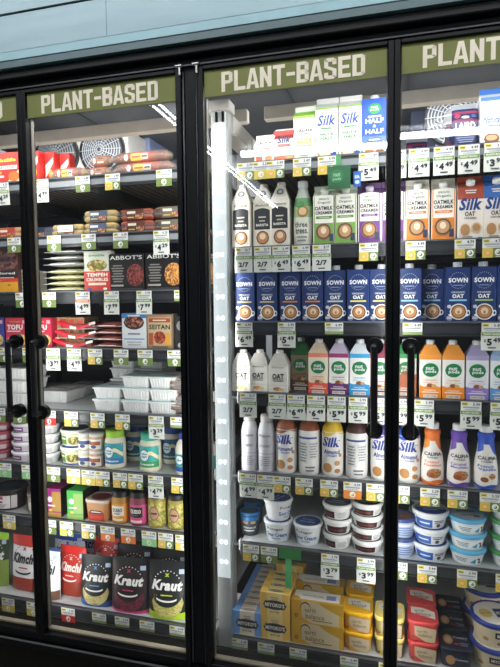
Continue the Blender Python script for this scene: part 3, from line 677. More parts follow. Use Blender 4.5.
def silkoat(c, band, name='oat_creamer_carton'):
    def b():
        def pt(p): p.rect(-.5, .5, .62, .80, c); p.text('Silk', .0, .545, .90, .19, '1d3f86' if band else '2b3a6a', .04, .25); p.text('OAT', -.02, .395, .40, .07, '3a2418', .03); p.text('CREAMER', 0, .33, .5, .028, '5a4638'); p.disc(-.2, .15, .24, .11, 'e9d9c4'); p.disc(-.2, .15, .19, .09, 'b98a5c'); p.disc(.24, .18, .2, .08, 'd6b58c'); p.disc(.24, .18, .15, .055, 'b08454'); p.lines(0, .70, .77, .5, 2, 'e8ded4'); p.rect(.3, .46, .0, .035, '2f8a4a'); p.lines(-.1, .02, .06, .5, 1, '9a8a7a')
        return gable(.070, .068, .187, 'ece4da', c, c, 'f2f2ee', pt, name)
    return b
put('silkoat_a', silkoat('a4452c', True), 470.5, 'B2', .068, 'white oat creamer carton with rust red top and blue script', 'carton')
put('silkoat_b', silkoat('2f66b0', True), 497, 'B2', .068, 'white oat creamer carton with blue top at the right edge', 'carton')

# ---- third shelf: navy oat cartons
def sown(strip):
    def b():
        def pt(p):
            w = WHITE
            for i in range(24):
                a = 2 * pi * i / 24; p.e -= .00013; p.disc(.34 * cos(a), .76 + .145 * sin(a), .018, .008, 'b8c4dc', 4)
            p.text('SOWN', 0, .765, .80, .088, 'f2f4fa', .045); p.rect(-.2, .2, .665, .68, '8fa2cc'); p.text('ORGANIC', 0, .545, .56, .035, 'dfe6f4', .02); p.text('OAT', 0, .475, .48, .075, 'f6f8fc', .05); p.rect(-.36, .36, .385, .415, strip)
            p.disc(.43, .17, .08, .05, WHITE); p.disc(.43, .17, .045, .028, '1a3a80'); p.disc(.03, .13, .44, .035, 'f2f2f0'); latte(p, .03, .19, .37, .40); p.disc(-.36, .285, .09, .032, 'c9d0dc'); p.rect(-.46, -.24, .05, .105, 'b9c0cc'); p.lines(-.34, .02, .045, .22, 1, '8a96b0')
        return flatcarton(.0665, .066, .178, '17336e', 'e6eaf0', pt, 'oat_creamer_carton')
    return b
SO = [(244.5, 'tan', 'c9b98a', 'leftmost navy oat carton, beside the white light post', .0), (267, 'tan', 'c9b98a', 'navy oat carton with sand strip, second from the light post', .0), (290, 'orange', 'e08a3a', 'navy oat carton with orange strip, third from the light post', 0), (312.5, 'orange', 'e08a3a', 'navy oat carton with orange strip, fourth from the light post', 0),
      (335.2, 'grey', 'd9dcd2', 'navy oat carton with pale grey strip, fifth from the light post', 0), (358.2, 'yellow', 'e4d878', 'navy oat carton with pale yellow strip, last before the handle of the third door', -.01), (381, 'yellow', 'e4d878', 'navy oat carton with pale yellow strip partly behind the door upright', -.006),
      (409.5, 'blue', '8fd0ea', 'navy oat carton with light blue strip at the left of the fourth door', -.006), (432, 'blue', '8fd0ea', 'navy oat carton set back in shadow between two others behind the fourth door', .06), (458, 'blue', '8fd0ea', 'navy oat carton with light blue strip to the right of the set back one', -.012), (484, 'green', 'a8d070', 'navy oat carton with pale green strip near the right edge', -.012), (510, 'green', 'a8d070', 'navy oat carton cut off by the right edge of the photo', -.012)]
for u, k, c, lb, dy in SO: put('sown' + k, sown(c), u, 'B3', .066, lb, 'carton', 'navy oat cartons on the third shelf', dy=dy)

# ---- fourth shelf: slant-top cartons
def elm2():
    def pt(p, m, hb): p.text('Elmhurst', 0, .93, .6, .06, '5a5248', .01, .2); p.text('OAT', 0, .60, .60, .20, '24262a', .04); p.lines(0, .40, .50, .66, 2, '6a665e'); p.disc(-.05, .14, .22, .07, 'c98a4a'); p.disc(.16, .12, .16, .05, 'e6c48a'); p.rect(-.5, .5, .27, .285, 'c9c2b2')
    return slant(.064, .062, .137, 'eceae2', 'dedbd2', 'eeeeea', pt, 'oat_creamer_carton', .5, .036, .0125, .012)
put('elm2', elm2, 241, 'B4', .062, 'small white oat carton next to the light post on the fourth shelf', 'carton', 'small white oat cartons')
put('elm2', elm2, 258, 'B4', .062, 'small white oat carton, middle one of three', 'carton', 'small white oat cartons', dy=.008)
put('elm2', elm2, 278, 'B4', .062, 'small white oat carton beside the brown set back carton', 'carton', 'small white oat cartons', dy=-.004)
def nut(body, topc, low, accent, lowt=.30, shoulder=None):
    def b():
        def pt(p, m, hb):
            p.rect(-.5, .5, .90, 1.0, topc); p.disc(0, .66, .38, .155, '14804a'); p.text('nut', -.02, .70, .38, .08, WHITE, .035); p.text('pods', .02, .62, .50, .09, WHITE, .035)
            p.strip(-.5, .5, lambda u: lowt + .025 * sin(u * 9 + 1), lambda u: 0, low, 12); p.disc(-.02, lowt + .01, .15, .045, '8a5230'); p.disc(.16, lowt + .005, .11, .035, 'd9a868'); p.text('CREAMER', 0, lowt + .13, .62, .03, accent); p.text('ALMOND + COCONUT', 0, lowt + .075, .72, .02, accent)
            p.rect(-.40, .40, .145, .165, 'f0ece4'); p.text('ORIGINAL', 0, .20, .55, .035, 'f4f0ea'); p.rect(-.32, .32, .03, .10, 'e8e4da'); p.text('DAIRY FREE', 0, .065, .55, .035, '6a6a6a')
        return slant(.0615, .06, .176, body, shoulder or topc, 'eef0f0', pt, 'nut_creamer_carton', .46, .030, .0125, .014)
    return b
put('nutb', nut('9a8468', '3d7a44', '6a4a36', '4a3a2a'), 300, 'B4', .06, 'brown nut creamer carton with green badge set back in shadow', 'carton', dy=.045)
put('nutc', nut('f0e4d0', 'ee8c70', 'e2573f', 'd86a50', .30, 'e9d3b8'), 318, 'B4', .06, 'cream and coral red nut creamer carton', 'carton', dy=-.004)
put('nutp', nut('f4f2ee', 'a03a70', '6a2a78', '7a4a80', .30, 'c9bcd4'), 338.5, 'B4', .06, 'white nut creamer carton with plum purple base', 'carton', dy=-.004)
put('nutk', nut('f4f4f2', '3aa0d8', '2f98d4', '4a9ac8', .30, 'd9e2e8'), 359.5, 'B4', .06, 'white nut creamer carton with sky blue base left of the door handle', 'carton', dy=-.006)
put('nutr', nut('f2e2dc', '8a2a4a', '5a2438', '9a4a5a', .22), 380, 'B4', .06, 'white nut creamer carton with wine red stripes behind the third door handle', 'carton')
put('nutg', nut('d8d8cc', '2f8a4a', 'b0603c', 'a85a3a', .55), 406, 'B4', .06, 'green topped rust brown nut creamer carton behind the fourth door handle', 'carton', dy=.012)
put('nuto', nut('f4f2ee', 'ee9a3c', 'ee8a22', 'e09a5a'), 430.5, 'B4', .06, 'white nut creamer carton with orange base nearest the fourth door handle', 'carton', 'orange based nut creamer cartons', dy=-.008)
put('nuto', nut('f4f2ee', 'ee9a3c', 'ee8a22', 'e09a5a'), 453.5, 'B4', .06, 'white nut creamer carton with orange base beside the lilac one', 'carton', 'orange based nut creamer cartons', dy=-.008)
put('nutl', nut('efeef4', 'b0a8d0', '8f7cc8', '9a8cc8'), 477.5, 'B4', .06, 'white nut creamer carton with lilac base near the right edge', 'carton', dy=-.008)
put('nutz', nut('f2f4f6', '9fb8dc', '5f9ad8', '6f9ac8'), 502, 'B4', .06, 'white nut creamer carton with pale blue base cut off at the right edge', 'carton', dy=-.008)

# ---- fifth shelf: bottles
def greyb():
    prof = [(.0255, 0, 'c9c8d0'), (.028, .004, 'c9c8d0'), (.0283, .12, 'd2d2d8'), (.0275, .135, 'd6d7dc'), (.022, .158, 'd6d7dc'), (.014, .168, 'd6d7dc')]
    def pt(p, m): p.text('Ripple', 0, .72, .66, .07, '5a5a68', .02); p.text('creamer', 0, .52, .62, .05, '6a6a78', .01); p.rect(-.5, .5, .36, .372, '8f8f9c'); p.lines(0, .12, .32, .7, 5, '9a9aa6')
    return turned(prof, [(.0185, .166, 'b8b4b0'), (.019, .168, 'c6c2be'), (.019, .186, 'c6c2be'), (.017, .189, 'c6c2be'), (.0001, .189, 'c6c2be')], 'cap', pt, 'creamer_bottle')
put('greyb', greyb, 247.5, 'B5', .056, 'pale grey creamer bottle next to the light post', 'bottle', 'pale grey creamer bottles')
put('greyb', greyb, 264.5, 'B5', .056, 'pale grey creamer bottle beside the blue script bottle', 'bottle', 'pale grey creamer bottles')
def silkb(neck, capc, rev=False, body='f0eeea'):
    def b():
        prof = [(.029, 0, body), (.0335, .004, body), (.0345, .02, body), (.0345, .140, body), (.0340, .146, neck), (.0310, .158, neck), (.0255, .168, neck), (.0205, .175, neck), (.019, .180, neck)]
        def pt(p, m):
            if rev:
                p.rect(-.44, .0, .22, .62, 'dcdcda'); p.lines(-.22, .24, .6, .38, 7, '6a6c74'); p.rect(.06, .44, .3, .62, 'e4e4e2'); p.lines(.25, .32, .6, .32, 6, '8a8c94'); p.rect(-.44, .40, .665, .70, '2f4f9a'); p.lines(.1, .06, .18, .5, 2, '7a7c84')
            else:
                p.strip(-.49, .49, lambda u: .80, lambda u: .765 + .03 * sin(7 * u), neck, 12, 2); p.text('Silk', -.02, .635, .80, .18, '1f3f9a', .045, .25); p.text('Almond', 0, .46, .70, .08, '1f3f9a', .03); p.text('CREAMER', 0, .39, .5, .03, '3f5a9a'); p.disc(-.18, .17, .26, .11, 'f2ead8'); p.disc(-.18, .17, .21, .085, 'b98450'); p.disc(.24, .26, .12, .045, 'c9935a'); p.disc(.25, .12, .12, .04, 'b87a44'); p.disc(.36, .4, .06, .03, 'c08a50')
        return turned(prof, [(.0205, .177, capc), (.021, .179, capc), (.021, .200, capc), (.019, .203, capc), (.0001, .203, capc)], 'cap', pt, 'almond_creamer_bottle')
    return b
put('silkb1', silkb('a05a38', 'f0eeea'), 284.5, 'B5', .069, 'white almond creamer bottle with copper neck and blue script', 'bottle')
put('silkb2', silkb('9a5030', 'f0eeea', True), 307.5, 'B5', .069, 'almond creamer bottle turned to its printed back, copper neck', 'bottle')
put('silkb3', silkb('f2c83a', 'f4e8b0'), 331.5, 'B5', .069, 'white almond creamer bottle with bright yellow neck', 'bottle')
put('silkb4', silkb('4a2a20', 'e8e4e0', True), 356, 'B5', .069, 'almond creamer bottle turned to its printed back, dark brown neck', 'bottle')
put('silkb5', silkb('5a46b8', 'f0f0f4'), 381.5, 'B5', .069, 'white almond creamer bottle with violet neck by the third door edge', 'bottle')
put('silkb6', silkb('2f5ad0', 'e8ecf8'), 409, 'B5', .069, 'white almond creamer bottle with royal blue neck behind the fourth door handle', 'bottle')
def calb(c, c2, nut_, t2):
    def b():
        prof = [(.028, 0, c), (.0325, .005, 'f0ece6'), (.034, .02, 'f0ece6'), (.0335, .06, 'f0ece6'), (.0305, .085, 'f0ece6'), (.0245, .115, 'f0ece6'), (.0225, .135, c), (.0225, .150, c), (.0245, .156, c), (.0235, .166, c), (.019, .170, c)]
        def pt(p, m):
            p.strip(.10, .49, lambda u: .82, lambda u: .58 + .24 * (1 - (u - .10) / .39) ** 1.2, c, 8, 6); p.strip(-.48, -.2, lambda u: .82, lambda u: .64 + .2 * (u + .48), c2, 6, 5); p.strip(-.49, .49, lambda u: .085 + .02 * sin(8 * u), lambda u: .02, c, 12, 2)
            p.text('CALIFIA', 0, .56, .84, .062, '2b2b33', .03); p.text('FARMS', 0, .50, .5, .026, '4a4a50'); p.text(t2[0], -.05, .425, .66, .045, c, .02); p.text(t2[1], 0, .37, .72, .045, c, .02); p.disc(.05, .22, .3, .085, nut_); p.disc(.2, .25, .14, .05, food('6a3a1c', 'e0b080', 'a86a38')); p.disc(-.1, .19, .16, .045, '8a4a24')
        return turned(prof, [(.0185, .168, 'eef0f0'), (.019, .170, 'eef0f0'), (.019, .186, 'eef0f0'), (.017, .189, 'eef0f0'), (.0001, .189, 'eef0f0')], 'cap', pt, 'almond_creamer_bottle')
    return b
put('calo', calb('ee7a2e', 'f09a3a', 'b06a38', ('Toasted', 'Hazelnut')), 433, 'B5', .068, 'curvy white creamer bottle with orange neck', 'bottle')
put('calp', calb('6a4aae', '7a5ab8', 'b8663a', ('Caramel', 'Macchiato')), 460, 'B5', .068, 'curvy white creamer bottle with purple neck', 'bottle', dy=-.004)
put('calbl', calb('2f56c0', '3a62c8', 'e6e0d0', ('French', 'Vanilla')), 487.5, 'B5', .068, 'curvy white creamer bottle with blue neck at the right edge', 'bottle', dy=-.008)

# ---- sixth shelf: tubs
def yog():
    return tub(.0465, .070, 'eceef0', 'f2f3f4', lambda p: (p.text('Forager', -.02, .66, .62, .15, '3a3c44', .02), p.text('Sour Cream', .02, .38, .78, .20, '2f66b0', .03), p.lines(0, .14, .24, .5, 1, '9aa6b8')),
               lambda p: (p.disc(0, .5, .43, .43, '44619c'), p.text('Forager', 0, .60, .4, .10, 'dfe6f2', .02), p.text('SOUR CREAM', 0, .42, .5, .09, 'dfe6f2', .02)), 'sour_cream_tub', .80, 1.06)
put('yog', yog, 275, 'B6', .1, 'white sour cream tub with blue lid, lower of the stack of two', 'tub', 'blue lidded sour cream tubs')
put('yog', yog, 275, 'B6', .1, 'white sour cream tub with blue lid, upper of the stack of two', 'tub', 'blue lidded sour cream tubs', dz=.0705, rz=62, dy=.004)
put('yog', yog, 305.5, 'B6', .1, 'white sour cream tub with blue lid standing alone', 'tub', 'blue lidded sour cream tubs', rz=-6)
def dpouch():
    return tub(.034, .080, '3a4048', '1f5f98', lambda p: (p.text('Almond', 0, .38, .7, .1, 'd8dcd8', .02), p.text('YOGURT', 0, .24, .6, .08, 'd8dcd8', .02), p.rect(-.48, .48, .66, .84, '2a70a8'), p.disc(-.2, .60, .16, .07, 'b88a60'), p.disc(.22, .6, .14, .06, 'c8a070')), lambda p: p.disc(0, .5, .42, .42, '3a4450'), 'yogurt_tub', .86, 1.04)
put('dp', dpouch, 247.5, 'B6', .07, 'dark grey and blue yogurt tub next to the light post', 'tub', dy=.03, rz=5)
put('dp', dpouch, 251, 'B6', .07, 'dark grey and blue yogurt tub one row back in the shadow', 'tub', dy=.12)
def redt(v):
    def b():
        return tub(.0455, .048, 'e9e8e6', 'f0f0ee', lambda p: (p.rect(-.42, .30 if v else -.0, .10, .58, '2a1014'), p.text('CREAM CHEESE', -.08 if v else -.2, .32, .5 if v else .3, .14, 'a03a34', .02), p.rect(.33 if v else .06, .45 if v else .42, .10, .58, 'd6d6d4'), p.lines(.25, .15, .55, .3 if not v else .02, 4, '8a8a8a')),
                   lambda p: (p.disc(0, .5, .44, .44, '3a4652' if v != 2 else '3a3a24'), p.disc(0, .5, .40, .40, '5f6c7a' if v != 2 else '2a2b26'), p.text('Kite Hill', 0, .56, .42, .10, 'dfe4ea', .02), p.strip(-.33, .33, lambda u: .80 - .5 * u * u, lambda u: .70 - .3 * u * u, '8a9aa8' if v != 2 else 'a8a83a', 8), p.rect(-.3, .3, .36, .42, 'b8c0c8')), 'cream_cheese_tub', .86, 1.07, .012)
    return b
for i in range(3): put('redt%d' % (i % 2), redt(i % 2), 336, 'B6', .1, 'white lidded tub with dark red band, %s of the stack of three' % ('bottom', 'middle', 'top')[i], 'tub', 'white lidded tubs with dark red bands', dz=i * .0490, rz=(-4, 12, -8)[i])
for i in range(4): put('redt2s', lambda: tub(.0475, .0395, 'e9e8e6', 'f0f0ee', lambda p: (p.rect(-.44, .26, .08, .56, '2a1014'), p.text('CREAM CHEESE', -.1, .32, .5, .14, 'a03a34', .02), p.rect(.28, .44, .08, .56, 'd6d6d4'), p.lines(.36, .15, .55, .14, 3, '8a8a8a')),
        lambda p: (p.disc(0, .5, .44, .44, '3a3a24'), p.strip(-.36, .36, lambda u: .86 - .5 * u * u, lambda u: .66 - .1 * u * u, 'a8a234', 8), p.text('Kite Hill', 0, .52, .42, .10, 'dfe4ea', .02), p.rect(-.3, .3, .32, .38, 'b8c0c8')), 'cream_cheese_tub', .88, 1.06, .011), 366.5, 'B6', .1, 'white lidded tub with dark red band, %s of the stack of four' % ('bottom', 'second from bottom', 'third from bottom', 'top')[i], 'tub', 'white lidded tubs with dark red bands', dz=i * .0402, rz=(5, -10, 14, -3)[i], dy=-.002)
for i in range(3): put('redt0', None, 338, 'B6', .1, 'dim white lidded tub one row behind the stack of three, %s' % ('at the bottom', 'in the middle', 'on top')[i], 'tub', dz=i * .0490, dy=.12)
def smallblue():
    return tub(.039, .062, 'b9c6dc', '3a4f8a', lambda p: (p.lines(0, .1, .7, .8, 5, '5f7ab0'), p.rect(-.4, .4, .62, .70, 'e4e8f0')), lambda p: (p.disc(0, .5, .42, .42, '6a6470'), p.disc(.1, .4, .2, .16, 'a8603c')), 'yogurt_tub', .86, 1.05)
put('sb', smallblue, 402.5, 'B6', .08, 'small pale blue tub beside the door upright, lower of two', 'tub', 'small pale blue tubs')
put('sb', smallblue, 402.5, 'B6', .08, 'small pale blue tub beside the door upright, upper of two', 'tub', 'small pale blue tubs', dz=.0625, rz=9)
def spread(lid, band, tpc, v):
    def b():
        return tub(.051, .050, 'e8ecf0' if not v else 'dfe9ee', lid, lambda p: (p.strip(-.5, .02, lambda u: .60, lambda u: .08, band, 10), p.lines(.22, .36, .58, .34, 2, '3a3f4a'), p.disc(.22, .22, .07, .12, '5a4438'), p.rect(-.36, -.06, .30, .40, 'dfe8f6')) if not v else (p.rect(-.44, .44, .08, .56, 'eef0ee'), p.lines(-.2, .2, .5, .36, 3, '5a6a7a'), p.strip(.06, .24, lambda u: .22 + (u - .06) * 1.4, lambda u: .22 - (u - .06) * .5, '2a9ac0', 4), p.strip(.26, .36, lambda u: .48, lambda u: .48 - (u - .26) * 2.5, '20242c', 4), p.disc(.36, .2, .05, .08, '3a3f4a')),
                   lambda p: (p.disc(0, .5, .45, .45, tpc), p.strip(-.42, .42, lambda u: .5 - .1 * u, lambda u: .5 - sqrt(max(0, .185 - u * u)), '2a4f9c' if not v else 'c6d2da', 14), p.text('Violife', 0, .68, .5, .12, '30343c', .02), p.text('CREAMY', 0, .40, .4, .08, 'dfe6f0' if not v else '4a5a6a', .02), p.disc(.2, .32, .1, .08, '5a6a7a' if v else '3a5fae')), 'vegan_spread_tub', .84, 1.08, .013)
    return b
for i in range(3): put('spw', spread('e9ecee', '2f5fb4', 'a8ada2', 0), 431.5, 'B6', .1, 'white rimmed spread tub with blue band, %s of three' % ('bottom', 'middle', 'top')[i], 'tub', 'white rimmed spread tubs', dz=i * .0512, dy=-.004, rz=(4, -3, 2)[i])
for i in range(3): put('spb', spread('5fb6e0', '4aa8d8', 'aebcc4', 1), 469.5, 'B6', .1, 'sky blue lidded spread tub, %s of three' % ('bottom', 'middle', 'top')[i], 'tub', 'sky blue lidded spread tubs', dz=i * .0478, dy=-.004, rz=(-4, 3, 12)[i])
for i in range(4): put('spg', spread('3f9a48', '6aa85a', 'c8d4bc', 1), 513, 'B6', .1, 'green lidded spread tub, %s in the stack at the right edge' % ('lowest', 'second lowest', 'third lowest', 'highest')[i], 'tub', 'green lidded spread tubs', dz=i * .0478, rz=i * 5)
for i in range(3): put('spw', None, 427, 'B6', .1, 'grey lidded spread tub in shadow behind the blue banded stack, %s of three' % ('bottom', 'middle', 'top')[i], 'tub', 'shadowed spread tubs in the second row', dz=i * .0512, dy=.115)
for i in range(3): put('spb', None, 465, 'B6', .1, 'sky blue spread tub in shadow in the second row, %s of three' % ('bottom', 'middle', 'top')[i], 'tub', 'shadowed spread tubs in the second row', dz=i * .0478, dy=.115)
# ---- bottom shelf: butter blocks and tubs
def miy(c, c2, oval):
    def b():
        w, d, h = .099, .035, .080
        def pt(p): p.rect(-.26, .26, 0, 1, 'e8dcc4' if c2 else 'f0d890'); p.disc(0, .5, .40, .20, oval); p.rect(-.34, .34, .34, .66, oval); p.text("MIYOKO'S", 0, .50, .66, .17, 'f0e6d0', .045); p.text('BUTTER', 0, .20, .32, .07, '4a3a34', .02); p.lines(0, .70, .86, .3, 2, 'b09a80')
        def tp(p): p.rect(-.26, .26, 0, 1, 'eadfc8' if c2 else 'ecd48a'); p.disc(0, .42, .27, .20, oval if not c2 else '8a7f90'); p.text("MIYOKO'S", 0, .42, .42, .16, 'f0e6d0', .03)
        return carton(w, d, h, c, pt, 'butter_box', tp)
    return b
MB = miy('78a6e6', 1, '232a4a'); MY = miy('ecc05c', 0, '2a2c44')

NTH = ('first', 'second', 'third', 'fourth', 'fifth', 'sixth', 'seventh', 'eighth', 'ninth')
X = xat(247, 'B7', fy('B7') + .018)
for i in range(9): put('mb', MB, 0, 'B7', .035, 'blue butter box, %s in its row running back from the shelf front' % NTH[i], 'box', 'row of blue butter boxes', dy=i * .0362, x=X)
X = xat(275, 'B7', fy('B7') + .018)
for i in range(8): put('my', MY, 0, 'B7', .035, 'yellow butter box standing on the shelf, %s in its row' % NTH[i], 'box', 'yellow butter boxes', dy=i * .0362, x=X + .001 * (i % 2))
for i in range(4): put('my', MY, 0, 'B7', .035, 'yellow butter box lying on the lower row, %s from the front' % NTH[i], 'box', 'yellow butter boxes', dy=i * .0362 - .003, dz=.0803, x=X)
for i in range(2): put('my', MY, 0, 'B7', .035, 'yellow butter box on the lower row, far back, %s after the gap' % NTH[i], 'box', 'yellow butter boxes', dy=.19 + i * .0362, dz=.0803, x=X + .012)
def ebox():
    w, d, h = .168, .062, .074
    def pt(p):
        p.strip(-.30, .42, lambda u: .98 if u < -.2 else .98 - max(0, u + .05) * .3, lambda u: .02 + max(0, -.1 - u) * 1.2, 'c2b292', 16); p.strip(.04, .5, lambda u: .98, lambda u: .98 - .9 * (u - .04) ** .7, 'b08a1e', 14); p.strip(-.33, -.12, lambda u: .62 + .33 * sqrt(max(0, 1 - ((u + .225) / .106) ** 2)), lambda u: .55 + .33 * sqrt(max(0, 1 - ((u + .225) / .106) ** 2)), '5a3418', 12)
        p.text('earth', -.13, .60, .22, .20, '5a3c20', .0); p.text('balance', -.04, .33, .36, .22, '5a3c20', .0); p.disc(-.40, .30, .035, .09, '5a3c20'); p.disc(-.40, .30, .022, .06, 'b08a1e'); p.lines(.1, .12, .2, .5, 1, '7a5a30')
    def tp(p): p.strip(-.46, .42, lambda u: .95, lambda u: .12 + .25 * (u < -.35), 'f2efe6', 12); p.text('VEGAN BUTTERY STICKS', -.10, .5, .42, .14, '6a5a4a', .0); p.rect(.16, .34, .3, .7, '8a90b8')
    return carton(w, d, h, 'c8982a', pt, 'butter_stick_box', tp)
for i in range(2): put('eb', ebox, 317, 'B7', .062, 'wide gold and grey buttery stick box, %s of the front pair' % ('lower', 'upper')[i], 'box', 'wide gold buttery stick boxes', dz=i * .0744)
for i in range(2): put('eb', ebox, 317, 'B7', .062, 'wide gold and grey buttery stick box in the second row, %s one' % ('lower', 'upper')[i], 'box', 'wide gold buttery stick boxes', dz=i * .0744, dy=.105, x=.905)
def sbox(): return carton(.06, .04, .12, 'a8842e', lambda p: (p.rect(-.36, .36, .4, .7, '2a2c34'), p.lines(0, .1, .3, .6, 2, '6a5a2a')), 'butter_stick_carton')
put('sbx', sbox, 299, 'B7', .04, 'small ochre carton with dark band standing behind the wide gold boxes', 'box', dy=.08, x=.862)
def etub(c, lidc, body):
    def pt(p): p.strip(-.30, .44, lambda u: .92 - .12 * u, lambda u: .02 + max(0, .1 - u) * .9, 'b8a688', 12, 3); p.text('earth', -.04, .66, .36, .18, '5a3c20', .0); p.text('balance', .08, .42, .48, .2, '5a3c20', .0); p.disc(-.38, .25, .05, .09, '7a4a20')
    def tp(p): p.strip(-.38, .40, lambda u: .84 - .45 * max(0, u - .02), lambda u: .50 - .30 * (u + .38), 'ece6d8', 14); p.text('earth', -.10, .66, .32, .13, '6a3a2a', .0, .1); p.text('balance', .02, .50, .50, .15, '6a3a2a', .01, .1); p.lines(.1, .36, .42, .3, 1, '9a6a4a')
    return lambda: rtub(.092, .098, .066, body, c, pt, tp, 'buttery_spread_tub')
EY = etub('f0b414', 0, 'c89020'); ER = etub('d84a4a', 0, 'b8403c'); EP = etub('f0d878', 0, 'a89858')
for (k, B, u, nm) in (('ey', EY, 357.5, 'yellow'), ('er', ER, 423.5, 'coral red')):
    for j in range(2):
        for i in range(2): put(k, B, u + (1 - j) * 0, 'B7', .098, '%s buttery spread tub, %s one of the %s stack' % (nm, ('lower', 'upper')[i], ('front', 'rear')[j]), 'tub', '%s buttery spread tubs' % nm, dz=i * .0662, dy=j * .102, x=None if j == 0 else xat(u, 'B7', fy('B7') + .018) - .001)
for i in range(2): put('ep', EP, 389.5, 'B7', .098, 'pale yellow spread tub behind the door upright, %s of two' % ('lower', 'upper')[i], 'tub', 'pale yellow spread tubs', dz=i * .0632)
def navy():
    def tp(p): p.disc(-.22, .5, .15, .24, 'c89a6a'); p.disc(-.22, .5, .09, .15, 'e0c090'); p.text("Country", .16, .62, .42, .16, 'c8d0e0', .02); p.rect(-.05, .1, .26, .34, 'b03a3a'); p.lines(.25, .22, .4, .3, 2, '8a94b0')
    def pt(p): p.disc(-.2, .5, .16, .3, 'b88a5a'); p.text('Country', .16, .56, .42, .18, 'c8d0e0', .02)
    return rtub(.096, .10, .062, '232a3c', '1a2136', pt, tp, 'plant_butter_tub')
for i in range(3): put('nv', navy, 456, 'B7', .10, 'navy plant butter tub with round tan picture, %s in its row' % NTH[i], 'tub', 'navy plant butter tubs', dy=i * .103, x=xat(457, 'B7', fy('B7') + .018))
def miyt():
    return tub(.066, .078, 'e0d2b0', '2a3f98', lambda p: (p.rect(-.18, .30, .40, .66, '1c2440'), p.text("MIYOKO'S", .06, .53, .40, .14, 'f0e6d0', .04), p.disc(-.36, .3, .05, .08, 'b88a4a'), p.disc(-.1, .2, .04, .06, '8a6a3a'), p.rect(.0, .3, .14, .28, 'd9a83a')),
               lambda p: (p.disc(0, .5, .44, .44, 'f4f0e2'), p.rect(.0, .34, .34, .66, '232f66'), p.text("MIYOKO'S", .17, .50, .28, .12, 'f0e6d0', .03), p.disc(-.20, .5, .14, .16, 'e8c868'), p.text('spread', -.2, .5, .2, .08, '3a4a7a', .0)), 'spread_tub', .86, 1.07, .014)
for i in range(2): put('mt', miyt, 494, 'B7', .13, 'large cream tub with royal blue rim at the bottom right, %s of two' % ('lower', 'upper')[i], 'tub', 'large cream tubs with blue rims', dz=i * .0792, x=xat(496, 'B7', fy('B7') + .018) + .006, rz=(0, 14)[i])
for i in range(2): put('mt', miyt, 494, 'B7', .13, 'large blue rimmed tub in shadow behind the navy tubs, %s of two' % ('lower', 'upper')[i], 'tub', 'shadowed blue rimmed tubs', dz=i * .0792, x=xat(474, 'B7', .36) + .035, dy=.175)

# ================================================================== first and second doors
def lightbox(w=.15):
    def b():
        def pt(p): p.text('Lightlife', .02, .74, .70, .15, 'f6e04a', .04); p.rect(-.3, .4, .46, .58, 'f2f0ea'); p.text('SMART DOGS', .05, .52, .56, .08, 'c8281e', .03); p.strip(.1, .5, lambda u: .05 + 1.1 * (u - .1), lambda u: .02, 'f4e8d8', 10); p.disc(.3, .22, .16, .16, 'c8742e'); p.rect(-.42, .02, .2, .27, 'f4f0ea'); p.rect(-.42, -.05, .33, .39, 'f6d84a')
        return carton(w, .03, .112, 'dd2f26', pt, 'veggie_dog_box')
    return b
put('lb', lightbox(), 3, 'A1', .03, 'red veggie dog box with yellow lettering, left of the door upright on the top shelf', 'box')
LB2 = lambda: carton(.040, .035, .110, 'd8302a', lambda p: (p.strip(-.4, .4, lambda u: .7 + .3 * u, lambda u: .4 + .6 * u, 'f4ece4', 8), p.disc(.1, .3, .22, .12, 'f0a840'), p.rect(-.5, .5, 0, .08, 'f0e6da')), 'veggie_dog_carton')
for i in range(3): put('lb2', LB2, 32, 'A1', .035, 'slim red carton with white swirl, %s right of the first door upright' % ('nearest one', 'middle one', 'farthest one')[i], 'box', 'slim red cartons', x=-.112 + i * .043, dy=.004 + .03 * i)
def fl(c, lab, w=.17, h=.035): return lambda: flatpack(w, .10, h, c, lab, 'vacuum_pack')
put('fl_r', fl('cf3a2a', 'f0e8dc', .17, .03), 72, 'A1', .10, 'flat red vacuum pack under another at the left of the top shelf', 'vacuum pack', 'flat red vacuum packs', dy=.07)
put('fl_r', None, 72, 'A1', .10, 'flat red vacuum pack on top of another behind the sausage tubes', 'vacuum pack', 'flat red vacuum packs', dy=.07, dz=.031)
BR, BR2 = '7a4226', '8f4f2c'
def lp(p): p.rect(-.14, .04, .2, .8, 'f0cc2e'); p.rect(.04, .15, .25, .75, 'd8c8b8'); p.text('VEGAN', .09, .5, .09, .2, '3a2a2a', .02); p.disc(-.22, .5, .035, .25, 'f2ede4'); p.text('FIELD', -.05, .5, .14, .22, 'c03a1e', .02)
put('chA', lambda: chub(.15, .021, '7a4226', 'b02c1c', '8f4426', 'sausage_pack', '9a7a4a', 1, lp), 66, 'A1', .05, 'brown sausage tube with red label below the flat red packs', 'sausage pack', dy=-.0, hh=.02)
put('chB', lambda: chub(.10, .0195, '8a5a3a', 'b8602a', '9a5a34', 'sausage_pack', '8a6a4a', 1), 97, 'A1', .05, 'tan sausage tube with orange label left of the longest tubes', 'sausage pack', 'tan sausage tubes', dy=.012, hh=.02)
put('chB', None, 99, 'A1', .05, 'tan sausage tube lying on another in the middle of the top shelf', 'sausage pack', 'tan sausage tubes', dy=.018, dz=.041, hh=.02)
put('chC', lambda: chub(.225, .0195, BR, 'c83a1c', '9a4624', 'sausage_pack', '8a5a3a', 1, lp), 141, 'A1', .05, 'long brown sausage tube with yellow label, lower of the long pair', 'sausage pack', 'long brown sausage tubes', hh=.02)
put('chC', None, 138, 'A1', .05, 'long brown sausage tube with yellow label, upper of the long pair', 'sausage pack', 'long brown sausage tubes', dy=.012, dz=.041, hh=.06)
put('chC', None, 138, 'A1', .05, 'long brown sausage tube with yellow label, resting in the second row', 'sausage pack', 'long brown sausage tubes', dy=.055, dz=0, hh=.06, rz=2)

